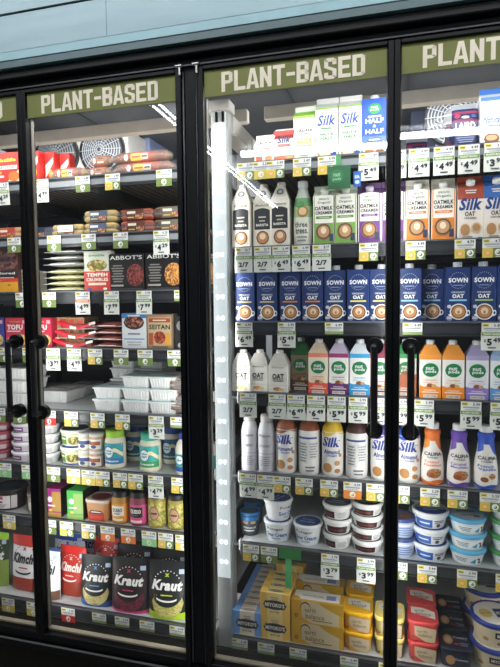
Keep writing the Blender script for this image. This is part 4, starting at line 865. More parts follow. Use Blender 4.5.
# second shelf
def tp_(c, lab): return lambda: twinpack(.128, .0105, c, lab, 'twin_sausage_pack')
put('tpa', tp_('b39a5e', '3f4f74'), 66.5, 'A2', .045, 'tan sausage pack with blue grey label and white sticker, left of the second door', 'sausage pack', rz=2, hh=.02)
put('tpa', None, 99, 'A2', .045, 'tan sausage pack with blue grey label, lower of two', 'sausage pack', 'tan sausage packs', hh=.02, rz=-1)
put('tpa', None, 99, 'A2', .045, 'tan sausage pack with blue grey label, upper of two', 'sausage pack', 'tan sausage packs', dz=.0425, hh=.06, rz=1)
put('tpb', tp_('8f3f26', '5a2a1c'), 137, 'A2', .045, 'reddish brown sausage pack, lower of two in the middle of the second shelf', 'sausage pack', 'reddish brown sausage packs', hh=.02)
put('tpb', None, 136, 'A2', .045, 'reddish brown sausage pack, upper of two in the middle of the second shelf', 'sausage pack', 'reddish brown sausage packs', dz=.0425, dy=.01, hh=.06, rz=-2)
put('tpc', tp_('5a4030', '6a6458'), 171, 'A2', .045, 'dark brown sausage pack in clear wrap by the wide door pillar, lower one', 'sausage pack', 'dark brown sausage packs', hh=.02)
put('tpc', None, 172, 'A2', .045, 'dark brown sausage pack in clear wrap by the wide door pillar, upper one', 'sausage pack', 'dark brown sausage packs', dz=.0425, hh=.06, rz=3)
put('tpr', tp_('c08a5a', 'b8382e'), 8, 'A2', .045, 'sausage pack with red label behind the first door, second shelf', 'sausage pack', hh=.02)
put('tpd', tp_('3a3f52', '28304a'), 38, 'A2', .045, 'dark blue sausage pack in shadow right of the first door upright', 'sausage pack', dy=.03, hh=.02)
put('stk', lambda: carton(.062, .001, .022, 'eef0f0', lambda p: (p.rect(-.4, .4, .6, .75, 'b8bcc4'), p.text('4.99', 0, .35, .5, .3, '3a3c44', .02)), 'sticker'), 65, 'A2', .001, 'white price sticker leaning on the tan sausage pack', 'sticker', dy=-.012, dz=.012, hh=.03)

# third shelf
def burger():
    def pt(p):
        p.strip(-.5, .5, lambda u: 1, lambda u: .47, food('3a1c1e', '8a5a50', '5a2c34', 90), 2); p.disc(.05, .74, .3, .1, '6a4a50'); p.lines(.1, .70, .8, .5, 2, 'd8ccd4'); p.rect(-.5, .5, .36, .50, '2a201e'); p.text('Explored', -.02, .43, .85, .07, 'ece8e2', .03); p.text('MOROCCAN', .0, .335, .74, .028, 'ece8e2', .02)
        p.rect(-.5, .5, .24, .32, 'd8402c'); p.rect(-.5, .5, 0, .24, 'e8a828'); p.disc(.2, .17, .06, .02, 'a85a20')
    return carton(.13, .04, .165, '46281f', pt, 'veggie_meal_box')
put('burg', burger, 3, 'A3', .04, 'dark veggie meal box with amber base, left edge of the third shelf', 'box')
put('wht', lambda: carton(.035, .12, .085, 'd8d4c8', lambda p: p.lines(0, .1, .9, .8, 5, '9a8a70'), 'veggie_burger_box'), 22, 'A3', .12, 'pale stacked box beside the dark veggie meal box at the first upright', 'box', dy=.02)
for i in range(4): put('cp', lambda: flatpack(.155, .10, .021, 'd3cf9e', 'e8ead8', 'vacuum_pack', 'e9ebe6'), 64, 'A3', .10, 'flat cream coloured vacuum pack, %s of the lower four on the third shelf' % ('lowest', 'second', 'third', 'highest')[i], 'vacuum pack', 'stacked flat vacuum packs', dz=i * .0215, rz=(0, 2, -2, 1)[i], dy=i * .002)
for i in range(3): put('cpw', lambda: flatpack(.155, .10, .022, 'a8a8a2', 'f2f4f2', 'vacuum_pack', 'c4c8c8'), 64, 'A3', .10, 'flat glossy grey vacuum pack, %s of the upper three on the third shelf' % ('lowest', 'second', 'highest')[i], 'vacuum pack', 'stacked flat vacuum packs', dz=.090 + i * .0225, rz=(-2, 3, -1, 2)[i], dy=i * .003)
def tempeh():
    def pt(p):
        p.rect(-.5, .5, .0, .50, 'd8382e'); p.rect(-.46, .46, .50, .96, 'dfe4d4'); p.text('lightlife', 0, .88, .6, .08, '4a9a4a', .03); p.disc(.0, .64, .40, .14, food('8a5a2a', 'e8c080', '7aa040', 120)); p.text('TEMPEH', 0, .41, .80, .09, 'f6efe2', .04); p.text('CRUMBLES', 0, .29, .84, .08, 'f6efe2', .03); p.text('BBQ', -.2, .50, .24, .05, 'f0c040', .03); p.rect(-.34, .34, .15, .21, 'f0e2c8'); p.disc(.3, .06, .08, .03, 'f2f0e8'); p.disc(-.3, .06, .08, .03, '3a5ab0')
    return carton(.103, .035, .142, 'e4e2dc', pt, 'tempeh_box')
put('tmp', tempeh, 97, 'A3', .035, 'tempeh box with food picture over a red lower half', 'box')
def abbot(f, cx):
    def b():
        def pt(p):
            p.text("ABBOT'S", 0, .90, .92, .11, 'f2f2ee', .01); p.disc(cx, .42, .25, .30, f); p.lines(-.24, .22, .72, .36, 7, '8a8680'); p.rect(-.46, .46, .04, .07, '4a4a4a'); p.rect(-.44, -.08, .12, .17, 'b8b4ac')
        return carton(.134, .03, .128, '17171a', pt, 'plant_meat_pack')
    return b
put('abA', abbot(food('4a1c1a', 'a05048', '7a3430', 200), .26), 126, 'A3', .03, 'black plant meat pack with round reddish brown crumble picture', 'box')
put('abB', abbot(food('7a4a1e', 'e0a860', 'b87a38', 200), .27), 163.5, 'A3', .03, 'black plant meat pack with round golden brown crumble picture', 'box', dy=-.004)
put('abB', None, 205, 'A3', .03, 'black plant meat pack showing one letter in the gap beside the light post', 'box', x=.495, dy=.05)

# fourth shelf
def tofu(c='c8324c'):
    def b():
        def pt(p):
            p.text('nasoya', -.05, .86, .5, .07, 'f0a030', .03); p.text('TOFU', -.05, .68, .72, .18, 'f4f0ee', .05); p.rect(-.42, .2, .52, .56, 'f0d8e0'); p.disc(.2, .24, .28, .20, food('d8a040', '5a8a3a', 'e8d8a0', 110)); p.rect(-.4, -.14, .06, .34, 'e87a8a'); p.rect(.3, .46, .8, .92, 'e8a8b8')
        return carton(.095, .05, .108, c, pt, 'tofu_box')
    return b
put('tof', tofu(), 16, 'A4', .05, 'crimson tofu box behind the first door handle', 'box', 'tofu boxes')
put('tof', None, 40, 'A4', .05, 'crimson tofu box partly behind the second door handle', 'box', 'tofu boxes')
put('tofb', tofu('3a3f98'), -7, 'A4', .05, 'indigo tofu box at the left edge of the fourth shelf', 'box')
for i, (u, lb) in enumerate(((55, 'leftmost'), (63.5, 'second'), (72, 'third'), (80.5, 'fourth'))):
    put('brn', lambda: carton(.034, .10, .108, 'b59468', lambda p: (p.rect(-.4, .4, .72, .95, 'c8503a'), p.disc(0, .45, .3, .14, '7a5a3a'), p.lines(0, .1, .3, .6, 2, '7a6a4a')), 'meatless_strip_box'), u, 'A4', .10, 'slim kraft box with red top print, %s of four behind the ribboned packs' % lb, 'box', 'slim kraft boxes', dy=.035, hh=.05)
def rib(): 
    r = empty('deli_slice_pack'); m = M(); m.box(-.075, .075, -.045, .045, .002, .018, mat('9a4a3c', .5), .004); m.build('slices', r)
    m = M(); v = []; f = []; n = 18
    for i in range(n + 1):
        u = i / n; x = -.082 + .164 * u; z = .015 - .011 * sin(pi * u) + .005 * cos(u * 6.5)
        v += [(x, -.052, z), (x, -.054, z + .009), (x, .05, z + .011)]
    for i in range(n): f += [(i * 3, i * 3 + 3, i * 3 + 4, i * 3 + 1), (i * 3 + 1, i * 3 + 4, i * 3 + 5, i * 3 + 2)]
    m.mesh(v, f, [mat('d8283a', .3) if (k // 2) % 9 < 6 else mat('f2ece6', .3) for k in range(len(f))], True); m.build('red_ribbon_sleeve', r)
    m = M(); m.box(-.084, .084, -.05, .05, .0, .0025, film('ffffff', .5)); m.build('tray', r); return r
for i in range(3): put('rb', rib, 73 + 2 * i, 'A4', .10, 'deli slice pack with curved red and white sleeve, %s of the left stack' % ('lowest', 'middle', 'highest')[i], 'deli pack', 'deli slice packs', dz=i * .0335, hh=.02, rz=(0, 2, -3)[i], dy=i * .004)
for i in range(4): put('rb2', lambda: flatpack(.098, .10, .023, 'a85a4c', 'f0dcd4', 'deli_slice_pack', 'eee4de'), 108, 'A4', .10, 'folded deli slice pack with pale rim, %s of the right stack' % ('lowest', 'second', 'third', 'highest')[i], 'deli pack', 'folded deli slice packs', dz=i * .0235, rz=(0, -3, 2, -2)[i], hh=.02)
def whiteb():
    def pt(p):
        p.strip(-.5, .5, lambda u: 1, lambda u: .86, '4a90d0', 4); g = food('4a2018', 'c88a70', '8a4030', 130); p.disc(0, .74, .42, .20, '2a3038'); p.disc(0, .76, .37, .16, g); p.text('gardein', 0, .93, .5, .07, 'f0f4f8', .02)
        p.rect(-.42, .42, .26, .29, '4a9ac8'); p.text('chopped', 0, .42, .5, .07, '7a8a9a', .02); p.lines(0, .08, .22, .7, 2, 'b0b8c0')
    return carton(.094, .04, .124, 'e6eaee', pt, 'plant_protein_box')
put('whb', whiteb, 134, 'A4', .04, 'white box with dark food bowl and blue top between packs', 'box')
def seitan():
    def pt(p):
        p.rect(-.46, .46, .03, .97, 'a88a68'); p.rect(-.42, .42, .10, .9, 'c8b490'); p.strip(-.40, .40, lambda u: .88, lambda u: .76, 'a8482e', 8); p.text('UPTONS', 0, .82, .5, .06, 'e8d8b8', .02); p.text('SEITAN', 0, .63, .78, .14, '2e2a28', .03); p.disc(0, .33, .22, .18, food('6a2018', 'c05a38', '8a3424', 150)); p.rect(-.40, -.24, .12, .46, 'b05a34'); p.rect(.22, .40, .12, .46, 'e0a040'); p.rect(-.3, .3, .04, .09, '7a6a54')
    return carton(.100, .04, .121, '7a6a54', pt, 'seitan_box')
put('sei', seitan, 159.5, 'A4', .04, 'kraft brown seitan box with red crumble picture', 'box')
put('dkb', lambda: carton(.07, .04, .115, '2c2a2c', lambda p: (p.disc(-.1, .7, .3, .16, '8a8480'), p.disc(.1, .3, .3, .16, '7a6a5a'), p.disc(-.15, .12, .2, .08, 'b0a8a0')), 'protein_box'), 184, 'A4', .04, 'dark box cut by the wide door pillar next to the seitan box', 'box')

# fifth shelf: white ribbed trays
TR = lambda: ribtray(.106, .15, .043, 'ribbed_food_tray')
K3 = ('bottom', 'second', 'third', 'fourth')
for c, (u, n, nm) in enumerate(((105, 2, 'left'), (134, 3, 'middle'), (161.5, 3, 'right'))):
    for i in range(n): put('tr', TR, u, 'A5', .15, 'white ribbed tray with teal film, %s in the %s front stack' % (K3[i], nm), 'tray', 'white ribbed food trays', dz=i * .0436, hh=.03, rz=(0, 1.5, -1)[i])
for c, (u, n, nm) in enumerate(((122, 4, 'left'), (146, 4, 'right'))):
    X_ = xat(122, 'A5', .36) + c * .122
    for i in range(n): put('tr', TR, u, 'A5', .15, 'white ribbed tray in the second row, %s in the %s stack' % (K3[i], nm), 'tray', 'second row of ribbed trays', dz=i * .0436, hh=.03, x=X_, dy=.19)
put('trs', lambda: ribtray(.11, .15, .043, 'ribbed_food_tray', '8f9a9a'), 74, 'A5', .15, 'single ribbed tray standing alone far back on the fifth shelf', 'tray', dy=.24, x=xat(74, 'A5', .42))
for c, (u, n, nm) in enumerate(((3, 3, 'at the left edge'),)):
    for i in range(n): put('trl', lambda: ribtray(.15, .16, .048, 'ribbed_food_tray', 'c9c2bc'), u + 4, 'A5', .16, 'wide white tray behind the first door, %s of three' % ('bottom', 'middle', 'top')[i], 'tray', 'wide white trays', dz=i * .0486, hh=.03, dy=.01)
put('trl', None, 40, 'A5', .16, 'wide white tray standing alone right of the first door upright', 'tray', hh=.02, x=xat(33, 'A5', FY) - .010, dy=.09)
def coil():
    r = empty('noodle_pack'); m = M()
    for k in range(9):
        a = k * 2 * pi / 9; m.tube((-.035, .0 + .028 * cos(a), .033 + .026 * sin(a)), (.035, .028 * cos(a + .3), .033 + .026 * sin(a + .3)), .007, '7a5f4e', 8)
    m.build('contents', r); m = M(); m.lathe([(.01, -.04), (.032, -.036), (.035, -.02), (.035, .02), (.032, .036), (.01, .04)], 16, (0, 0, .035), 'x', film('ffffff', .2)); m.build('clear_wrap', r); return r
put('co', coil, 180, 'A5', .07, 'brown coiled pack in clear wrap beside the right stack of trays, lower', 'food pack', 'brown coiled packs', hh=.03)
put('co', None, 179, 'A5', .07, 'brown coiled pack in clear wrap beside the right stack of trays, upper', 'food pack', 'brown coiled packs', dz=.0705, hh=.09)

# sixth shelf: dips, spreads and dressings
def dip(lab, lid, cont, R=.043, h=.036, f2=None):
    return lambda: tub(R, h, cont, lid, lambda p: (p.rect(-.40, .18, .10, .60, lab), p.text('kite hill', -.1, .36, .42, .2, 'f0ecec', .02), p.rect(.2, .44, .12, .58, f2 or 'c8c0c8')), lambda p: (p.disc(0, .5, .42, .42, lab), p.text('hummus', 0, .5, .5, .14, 'f0ecec', .02)), 'dip_tub', .86, 1.07, .010)
for i in range(4): put('dpp', dip('7a4a80', 'ece8ee', 'd8d2d8'), 17, 'A6', .086, 'dip tub with purple label and white lid, %s of four behind the first door' % ('bottom', 'second', 'third', 'top')[i], 'tub', 'purple labelled dip tubs', dz=i * .0368, hh=.03, rz=i * 3)
for i in range(4): put('dpr', dip('9a2038', 'a84a58', 'b06070'), -6, 'A6', .086, 'wine red dip tub at the left edge, %s of four' % ('bottom', 'second', 'third', 'top')[i], 'tub', 'wine red dip tubs', dz=i * .0368, hh=.03)
for i in range(4): put('dpg', dip('5f9a4a', 'eceef0', 'dfe4e0'), 43, 'A6', .086, 'dip tub with green label and white lid, %s of four right of the first upright' % ('bottom', 'second', 'third', 'top')[i], 'tub', 'green labelled dip tubs', dz=i * .0368, hh=.03, x=xat(41, 'A6', FY + .018), rz=-8)
def bigdip():
    return tub(.054, .064, 'd8d2b0', 'eef0f2', lambda p: (p.rect(-.46, .46, .10, .74, 'dfe4c8'), p.rect(-.40, -.12, .16, .66, '5f9038'), p.disc(.14, .4, .22, .24, food('7a5a2a', 'e0c880', '7a9a3a', 130)), p.text('CHIK', -.26, .5, .22, .16, 'f4f0e0', .02), p.rect(-.5, .5, .0, .07, '2f4fae'), p.rect(.32, .46, .2, .6, 'a04a2a')), lambda p: p.disc(0, .5, .43, .43, '4f5862'), 'salad_tub', .88, 1.04, .011)
for i in range(2): put('bd', bigdip, 66.5, 'A6', .12, 'wide salad tub with green label and blue base stripe, %s of two' % ('lower', 'upper')[i], 'tub', 'wide salad tubs', dz=i * .0655, hh=.03, rz=i * 6)
def sjar(cont, lab):
    prof = [(.024, 0, cont), (.0275, .004, cont), (.0278, .045, cont), (.0265, .052, cont)]
    return lambda: turned(prof, [(.027, .050, 'd8d6d2'), (.0278, .051, 'd8d6d2'), (.0278, .060, 'c6c4c0'), (.026, .062, 'd8d6d2'), (.0001, .062, 'e0deda')], 'lid', lambda p, m: (p.rect(-.44, .44, .12, .80, 'e8e6e0'), p.rect(-.40, .40, .40, .66, lab), p.disc(0, .28, .2, .12, '3a4a7a')), 'spread_jar', h=.052)
for i in range(2): put('sja', sjar('d8cfb8', '4a5a8a'), 82, 'A6', .056, 'small spread jar with blue label band, %s of two' % ('lower', 'upper')[i], 'jar', 'small spread jars', dz=i * .0628, hh=.03)
for i in range(2): put('sjb', sjar('c8a080', 'a8603a'), 93, 'A6', .056, 'small spread jar with brown label band, %s of two' % ('lower', 'upper')[i], 'jar', 'small spread jars', dz=i * .0628, hh=.03)
def mayo(lidc, lab, lab2, h=.138, R=.0385):
    def b():
        cont = 'ece6cf'; prof = [(R * .86, 0, cont), (R * .98, .004, cont), (R, .012, cont), (R, h - .045, cont), (R * .95, h - .034, cont), (R * .80, h - .026, cont), (R * .78, h - .02, cont)]
        def pt(p, m):
            p.rect(-.48, .48, .16, .80, lab); p.rect(-.48, .48, .16, .34, lab2); p.disc(-.08, .52, .25, .19, '1c3f78'); p.disc(-.08, .52, .22, .165, 'dff0f2'); p.text('follow', -.08, .57, .30, .07, '1c3f78', .03); p.text('heart', -.08, .49, .28, .07, '1c3f78', .03); p.strip(.1, .47, lambda u: .56 + .1 * sin(u * 8), lambda u: .44 + .1 * sin(u * 8), 'f2e8c0', 10, 2); p.text('Vegenaise', 0, .25, .66, .09, 'f4f4ee', .03, .2)
        return turned(prof, [(R * .82, h - .026, lidc), (R * .86, h - .024, lidc), (R * .86, h - .003, lidc), (R * .82, h, lidc), (.0001, h, lidc)], 'lid', pt, 'dressing_jar', h=h - .02)
    return b
put('mg', mayo('9fd040', '3aa0b0', '2a7ab8'), 110, 'A6', .078, 'dressing jar with lime green lid and blue label', 'jar')
put('mt_', mayo('38b89a', '3ab0a8', '3aa060'), 145.5, 'A6', .078, 'dressing jar with turquoise lid and teal green label', 'jar', dy=-.006)
put('mb_', mayo('2f4fa0', '3a6a98', '3a7a80'), 131, 'A6', .078, 'dressing jar with dark blue lid set back between the lime and turquoise lidded jars', 'jar', 'blue lidded jars in shadow', dy=.10)
put('mb_', None, 168, 'A6', .078, 'dressing jar with dark blue lid set back right of the turquoise lidded one', 'jar', 'blue lidded jars in shadow', dy=.10)
def dress():
    prof = [(.026, 0, 'e6e2d4'), (.030, .004, 'e6e2d4'), (.030, .085, 'e6e2d4'), (.026, .105, 'e6e2d4'), (.016, .120, 'e6e2d4'), (.014, .126, 'e6e2d4')]
    return turned(prof, [(.0165, .122, '2f4fb8'), (.0165, .140, '2f4fb8'), (.015, .143, '2f4fb8'), (.0001, .143, '2f4fb8')], 'cap', lambda p, m: (p.rect(-.48, .48, .10, .58, '3aa89a'), p.rect(-.48, .48, .10, .22, '2f4fa8'), p.disc(-.1, .42, .28, .14, '1c3f78'), p.disc(-.1, .42, .24, .12, 'dff0f2'), p.text('follow', -.1, .42, .3, .07, '1c3f78', .03)), 'dressing_bottle')
put('ds', dress, 180.5, 'A6', .06, 'white dressing bottle with blue cap next to the wide door pillar', 'bottle')
put('ds', dress, 209, 'A6', .06, 'white dressing bottle with blue cap in the gap beside the light post', 'bottle', x=.533)
put('ds', dress, 209, 'A6', .06, 'white dressing bottle with blue cap hidden in part by the wide door pillar', 'bottle', x=.487, dy=.07)

# seventh shelf
def slab(c, c2, w=.038, d=.12, h=.108):
    def b():
        r = carton(w, d, h, c, lambda p: (p.rect(-.5, .5, .0, .16, c2), p.rect(-.1, .5, .2, .9, c2), p.disc(-.22, .62, .16, .1, 'f0ece4'), p.text('HODO', -.14, .4, .5, .09, 'f0ece4', .02), p.disc(-.2, .24, .12, .05, 'e8c050')), 'tofu_pack', lambda p: p.rect(-.4, .4, .1, .9, c), {'r': mat('23201f')})
        return r
    return b
put('slp', slab('a02f7c', 'b08a4a', .062), 53, 'A7', .12, 'purple tofu pack standing on edge at the left of the second door', 'box', 'upright tofu packs', rz=2, hh=.05)
put('slg', slab('3fae48', '8fb060', .066), 74.5, 'A7', .12, 'bright green tofu pack standing on edge beside the purple one', 'box', 'upright tofu packs', rz=2, hh=.05)
def hum():
    def tp(p): p.disc(0, .5, .40, .38, '8a3a34'); p.disc(0, .5, .3, .28, '6a2a28')
    r = rtub(.098, .09, .080, 'c9905c', 'd8c8ba', lambda p: (p.rect(-.36, .36, .04, .52, 'c0281e'), p.rect(-.26, .26, .42, .60, '2a2422'), p.text('TOFURKY', 0, .51, .44, .1, 'e8e0d4', .02), p.rect(-.30, .30, .1, .3, 'd84a34')), tp, 'deli_tub'); return r
put('hum', hum, 95.5, 'A7', .09, 'square deli tub with red label and clear lid', 'tub', hh=.04)
def bjar(lidc, lab, lab2, h=.118, R=.034, cont='b98a3a', nm='TRUFF'):
    prof = [(R * .9, 0, cont), (R, .004, cont), (R, h - .030, cont), (R * .92, h - .022, cont), (R * .86, h - .018, cont)]
    return lambda: turned(prof, [(R * .93, h - .022, lidc), (R * .95, h - .020, lidc), (R * .95, h - .002, lidc), (R * .9, h, lidc), (.0001, h, lidc)], 'lid', lambda p, m: (p.rect(-.48, .48, .08, .74, lab), p.rect(-.34, .34, .30, .66, lab2), p.text(nm, 0, .50, .54, .16, INK if lab2 != '1c1a1c' else 'f0ece4', .04), p.lines(0, .34, .42, .4, 1, '5a5a5a'), p.rect(-.3, .3, .12, .2, 'e8e0d0')), 'sauce_jar', h=h - .018)
put('bj1', bjar('1e1e22', 'e89a2a', 'e8e4dc', nm='QUESO'), 116.5, 'A7', .068, 'sauce jar with black lid and orange and white label', 'jar')
put('bj2', bjar('1a1a1e', 'd84a8a', '1c1a1c', .122, .0355, '8a3a4a', 'QUESO'), 135, 'A7', .07, 'sauce jar with black lid and pink label', 'jar')
def pick():
    prof = [(.030, 0, 'b5a54c'), (.0345, .004, 'b5a54c'), (.035, .09, 'b5a54c'), (.033, .10, 'b5a54c'), (.029, .106, 'c9b86a')]
    def pt(p, m): p.strip(-.48, .48, lambda u: .88, lambda u: .06, food('8a8a2e', 'd8cc78', 'b0a448', 130), 14, 5); p.disc(0, .5, .26, .24, '9a5a6a'); p.disc(0, .5, .22, .2, 'c8a07a'); p.text('KRAUT', 0, .5, .34, .1, '5a2a3a', .02)
    return turned(prof, [(.031, .104, '26262a'), (.0315, .106, '26262a'), (.0315, .122, '26262a'), (.030, .124, '26262a'), (.0001, .124, '26262a')], 'lid', pt, 'pickled_cabbage_jar')
put('pk', pick, 153.5, 'A7', .07, 'jar of yellow green pickles beside the pink labelled jar', 'jar', 'yellow green pickle jars')
put('pk', pick, 173.5, 'A7', .07, 'jar of yellow green pickles next to the wide door pillar', 'jar', 'yellow green pickle jars')
def dtub(): return tub(.062, .082, '2a1a1c', '20242a', lambda p: (p.rect(-.44, .30, .10, .72, 'e6dce0'), p.rect(-.42, .1, .54, .70, 'b04a5a'), p.text('Soup', -.12, .42, .4, .14, '3a2a34', .02), p.lines(-.1, .14, .32, .6, 3, '8a6a7a'), p.rect(.32, .44, .10, .72, 'd0c8cc')), lambda p: p.disc(0, .5, .3, .3, '2a2e34'), 'soup_tub', .92, 1.05)
put('dt', dtub, 0, 'A7', .12, 'dark tub with white and rose label at the left edge', 'tub', hh=.04)
put('dt2', lambda: tub(.03, .075, 'a8988c', '8a8078', lambda p: p.rect(-.4, .4, .2, .6, 'd8d0c4'), None, 'dip_cup', .9, 1.05), 31, 'A7', .06, 'small beige cup behind the first door upright', 'cup', 'small beige cups', hh=.04)
put('dt2', None, 21, 'A7', .06, 'small beige cup standing back on the shelf behind the first door', 'cup', 'small beige cups', hh=.04, dy=.13)

# bottom shelf: pouches of kraut and kimchi
def kpouch(w, h, ct, cm, cb, txt, tc, acc, band=(.42, .93), win=None):
    def pt(p):
        if win: p.disc(.02, .30, .40, .26, win); p.disc(0, .52, .42, .30, cm)
        for k in range(9):
            a = pi * (.18 + .64 * k / 8); p.disc(.36 * cos(a), .60 + .24 * sin(a), .018, .010, tc, 5)
        p.text('x', .0, .77, .12, .06, acc, .04); p.text(txt, 0, .60, .80, .18, tc, .05, .25); p.strip(-.26, .26, lambda u: .40 - .09 * sqrt(max(0, 1 - (u / .3) ** 2)) + .03, lambda u: .40 - .09 * sqrt(max(0, 1 - (u / .3) ** 2)), tc, 10); p.text('CLASSIC', 0, .43, .3, .035, acc, .02)
        p.rect(.30, .44, .80, .88, 'b8c8e0')
    return lambda: pouch(w, h, .055, ct, cm, cb, band, pt, 'fermented_vegetable_pouch')
RED = kpouch(.120, .180, 'd8281e', 'c2281e', '9a3420', 'Kimchi', 'f4ece4', 'f0d8c8', (.30, .86))
KB = kpouch(.132, .178, '1a1c20', '1d2024', '2f5a9a', 'Kraut', 'f4f4f0', '5a9ad8', (.10, .9), food('b0a468', 'dccf96', 'c8ba7a', 320))
KP = kpouch(.145, .190, '1a1c20', '2a1c22', 'd0307a', 'Kraut', 'f4f4f0', 'c04a6a', (.09, .9), food('4a1a2a', '8a3a50', '6a2438', 320))
KL = kpouch(.144, .196, '1a1c20', '1d2024', 'b8d828', 'Kraut', 'f4f4f0', 'c8d83a', (.10, .9), food('a8a048', 'd8d088', 'c0b868', 320))
KW = kpouch(.136, .205, 'd8382e', 'eceaec', 'a03a2c', 'Kimchi', '2a2a32', 'c03a2e', (.22, .84))
KWB = kpouch(.120, .188, '2a4a7a', 'e6e8ea', '6a4a3a', 'Kimchi', '24283a', '4a8ac8', (.16, .93))
put('kr', RED, 68.5, 'A8', .055, 'red kimchi pouch with white script at the front of the bottom shelf', 'pouch', dy=.042, rz=-3)
put('kb', KB, 94, 'A8', .055, 'black kraut pouch with blue base', 'pouch', dy=.004, rz=3, x=xat(92.5, 'A8', .14))
put('kp', KP, 125.5, 'A8', .055, 'black kraut pouch with magenta base in the middle', 'pouch', dy=-.002, rz=3, x=xat(127, 'A8', .14))
put('kl', KL, 165, 'A8', .055, 'black kraut pouch with lime base nearest the wide pillar', 'pouch', dy=-.002, rz=6)
put('kw', KW, 22, 'A8', .055, 'white kimchi pouch with red top behind the first door', 'pouch', dy=.03, rz=-2)
put('kwb', KWB, 42, 'A8', .055, 'white kimchi pouch with dark blue top half hidden by the first upright', 'pouch', dy=-.002, rz=-4)
put('kgr', kpouch(.12, .205, 'a8d838', '3a4a34', '8aa048', 'Kraut', 'f0f0ea', 'c8e85a', (.5, .86)), -9, 'A8', .055, 'lime topped pouch at the left edge of the bottom shelf', 'pouch', dy=.03)
put('kr', None, 93, 'A8', .055, 'red kimchi pouch in the second row behind the blue based kraut', 'pouch', dy=.14, x=xat(92, 'A8', .2))
put('kwb2', kpouch(.14, .21, '2f56b8', 'dfe6f2', 'a8b0c0', 'Kimchi', '3a4a7a', '3a6ad0', (.16, .80)), 62, 'A8', .055, 'pale pouch with royal blue top in the second row', 'pouch', dy=.108, x=xat(58, 'A8', .2))
put('kwb2', None, 70, 'A8', .055, 'pale pouch with royal blue top in the third row', 'pouch', dy=.20, x=xat(64, 'A8', .2))
for i, (u, dy, c) in enumerate(((127, .095, 'kp'), (127, .17, 'kp'), (165, .08, 'kl'), (165, .15, 'kl'), (165, .22, 'kl'))):
    put(c, None, u, 'A8', .055, '%s based black kraut pouch in the %s row behind the front one' % (('magenta', 'magenta', 'lime', 'lime', 'lime')[i], ('second', 'third', 'second', 'third', 'fourth')[i]), 'pouch', 'rear rows of kraut pouches', dy=dy, x=xat(u, 'A8', .2), rz=5)

# ================================================================== price tags and shelf signs
TM = {}
TYO = -.0065
def tagmesh(kind, price):
    key = (kind, price)
    if key in TM: return TM[key]
    w = .056; r = empty('price_tag'); m = M(); m.box(-w / 2, w / 2, 0, .001, -.027, 0, 'e9ebe8'); p = Paint(m, lambda u, v, e: (u * w, -e, -.027 + v * .027)); p.e = .0005
    p.rect(-.46, -.16, .58, .92, 'dccf5e'); p.text('BIO', -.31, .74, .2, .2, '5a6a2a', .0); p.text(price, .26, .72, .34, .30, INK, .02); p.rect(-.40, .40, .30, .46, 'a4a8b4'); p.lines(0, .04, .26, .8, 1, 'c2c4c8'); m.build('barcode_strip', r)
    m = M(); z0, z1 = -.054, -.027; f = lambda u, v, e: (u * w, -e, z0 + v * (z1 - z0))
    G, YL = '6f8448', 'd8c256'
    if kind == 'P' or kind == 'PO':
        z0, z1 = -.080, -.027; m.box(-w / 2 - .001, w / 2 + .001, -.0006, .0004, z0, z1, 'e4e8e2'); p = Paint(m, f); p.e = .0012; p.rect(-.5, .5, .80, 1.0, '7f9c58' if kind == 'P' else 'e06a3a'); p.text('PLANT-BASED', 0, .90, .8, .10, 'f4f6ee', .02)
        d, c = (price.split('.') + [''])[:2]
        if '/' in price: p.text(price, 0, .48, .60, .30, INK, .04)
        else: p.text('$', -.34, .53, .10, .18, INK, .02); p.text(d, -.12, .46, .24, .38, INK, .045); p.text(c, .24, .57, .36, .26, INK, .04)
        p.lines(0, .08, .22, .5, 1, '50545c'); p.disc(-.42, .73, .02, .02, INK, 4); p.disc(.42, .73, .02, .02, INK, 4)
    elif kind == 'W': m.box(-w / 2, w / 2, 0, .0006, -.036, -.027, '8da468')
    else:
        base = dict(G=G, YG=G, LG='8fc08a', R='c8352e', O='e07a34', Y=YL, OY='e08a3a')[kind]; m.box(-w / 2, w / 2, -.0003, .0006, z0, z1, base); p = Paint(m, f); p.e = .001
        if kind == 'YG': p.rect(-.5, 0, 0, 1, YL); p.disc(-.25, .5, .16, .30, 'e89a4a'); p.disc(-.25, .5, .11, .2, 'e6c890'); q = .25
        else: q = 0
        wc = 'c2e0bc' if kind == 'LG' else 'f4f6f0'
        p.disc(q, .54, .17, .34, wc); p.disc(q + .01, .52, .09, .18, base if kind != 'YG' else G); p.disc(q - .03, .58, .05, .1, wc); p.lines(q, .04, .16, .3, 1, wc)
    m.build('sign_card', r); TM[key] = r; return r
WORDS = dict(P='white price card with green header', PO='white price card with orange header', G='green leaf tag', YG='yellow and green tag', LG='pale green tag', R='red tag', O='orange tag', Y='yellow tag', W='plain white tag with thin green edge', OY='orange tag')
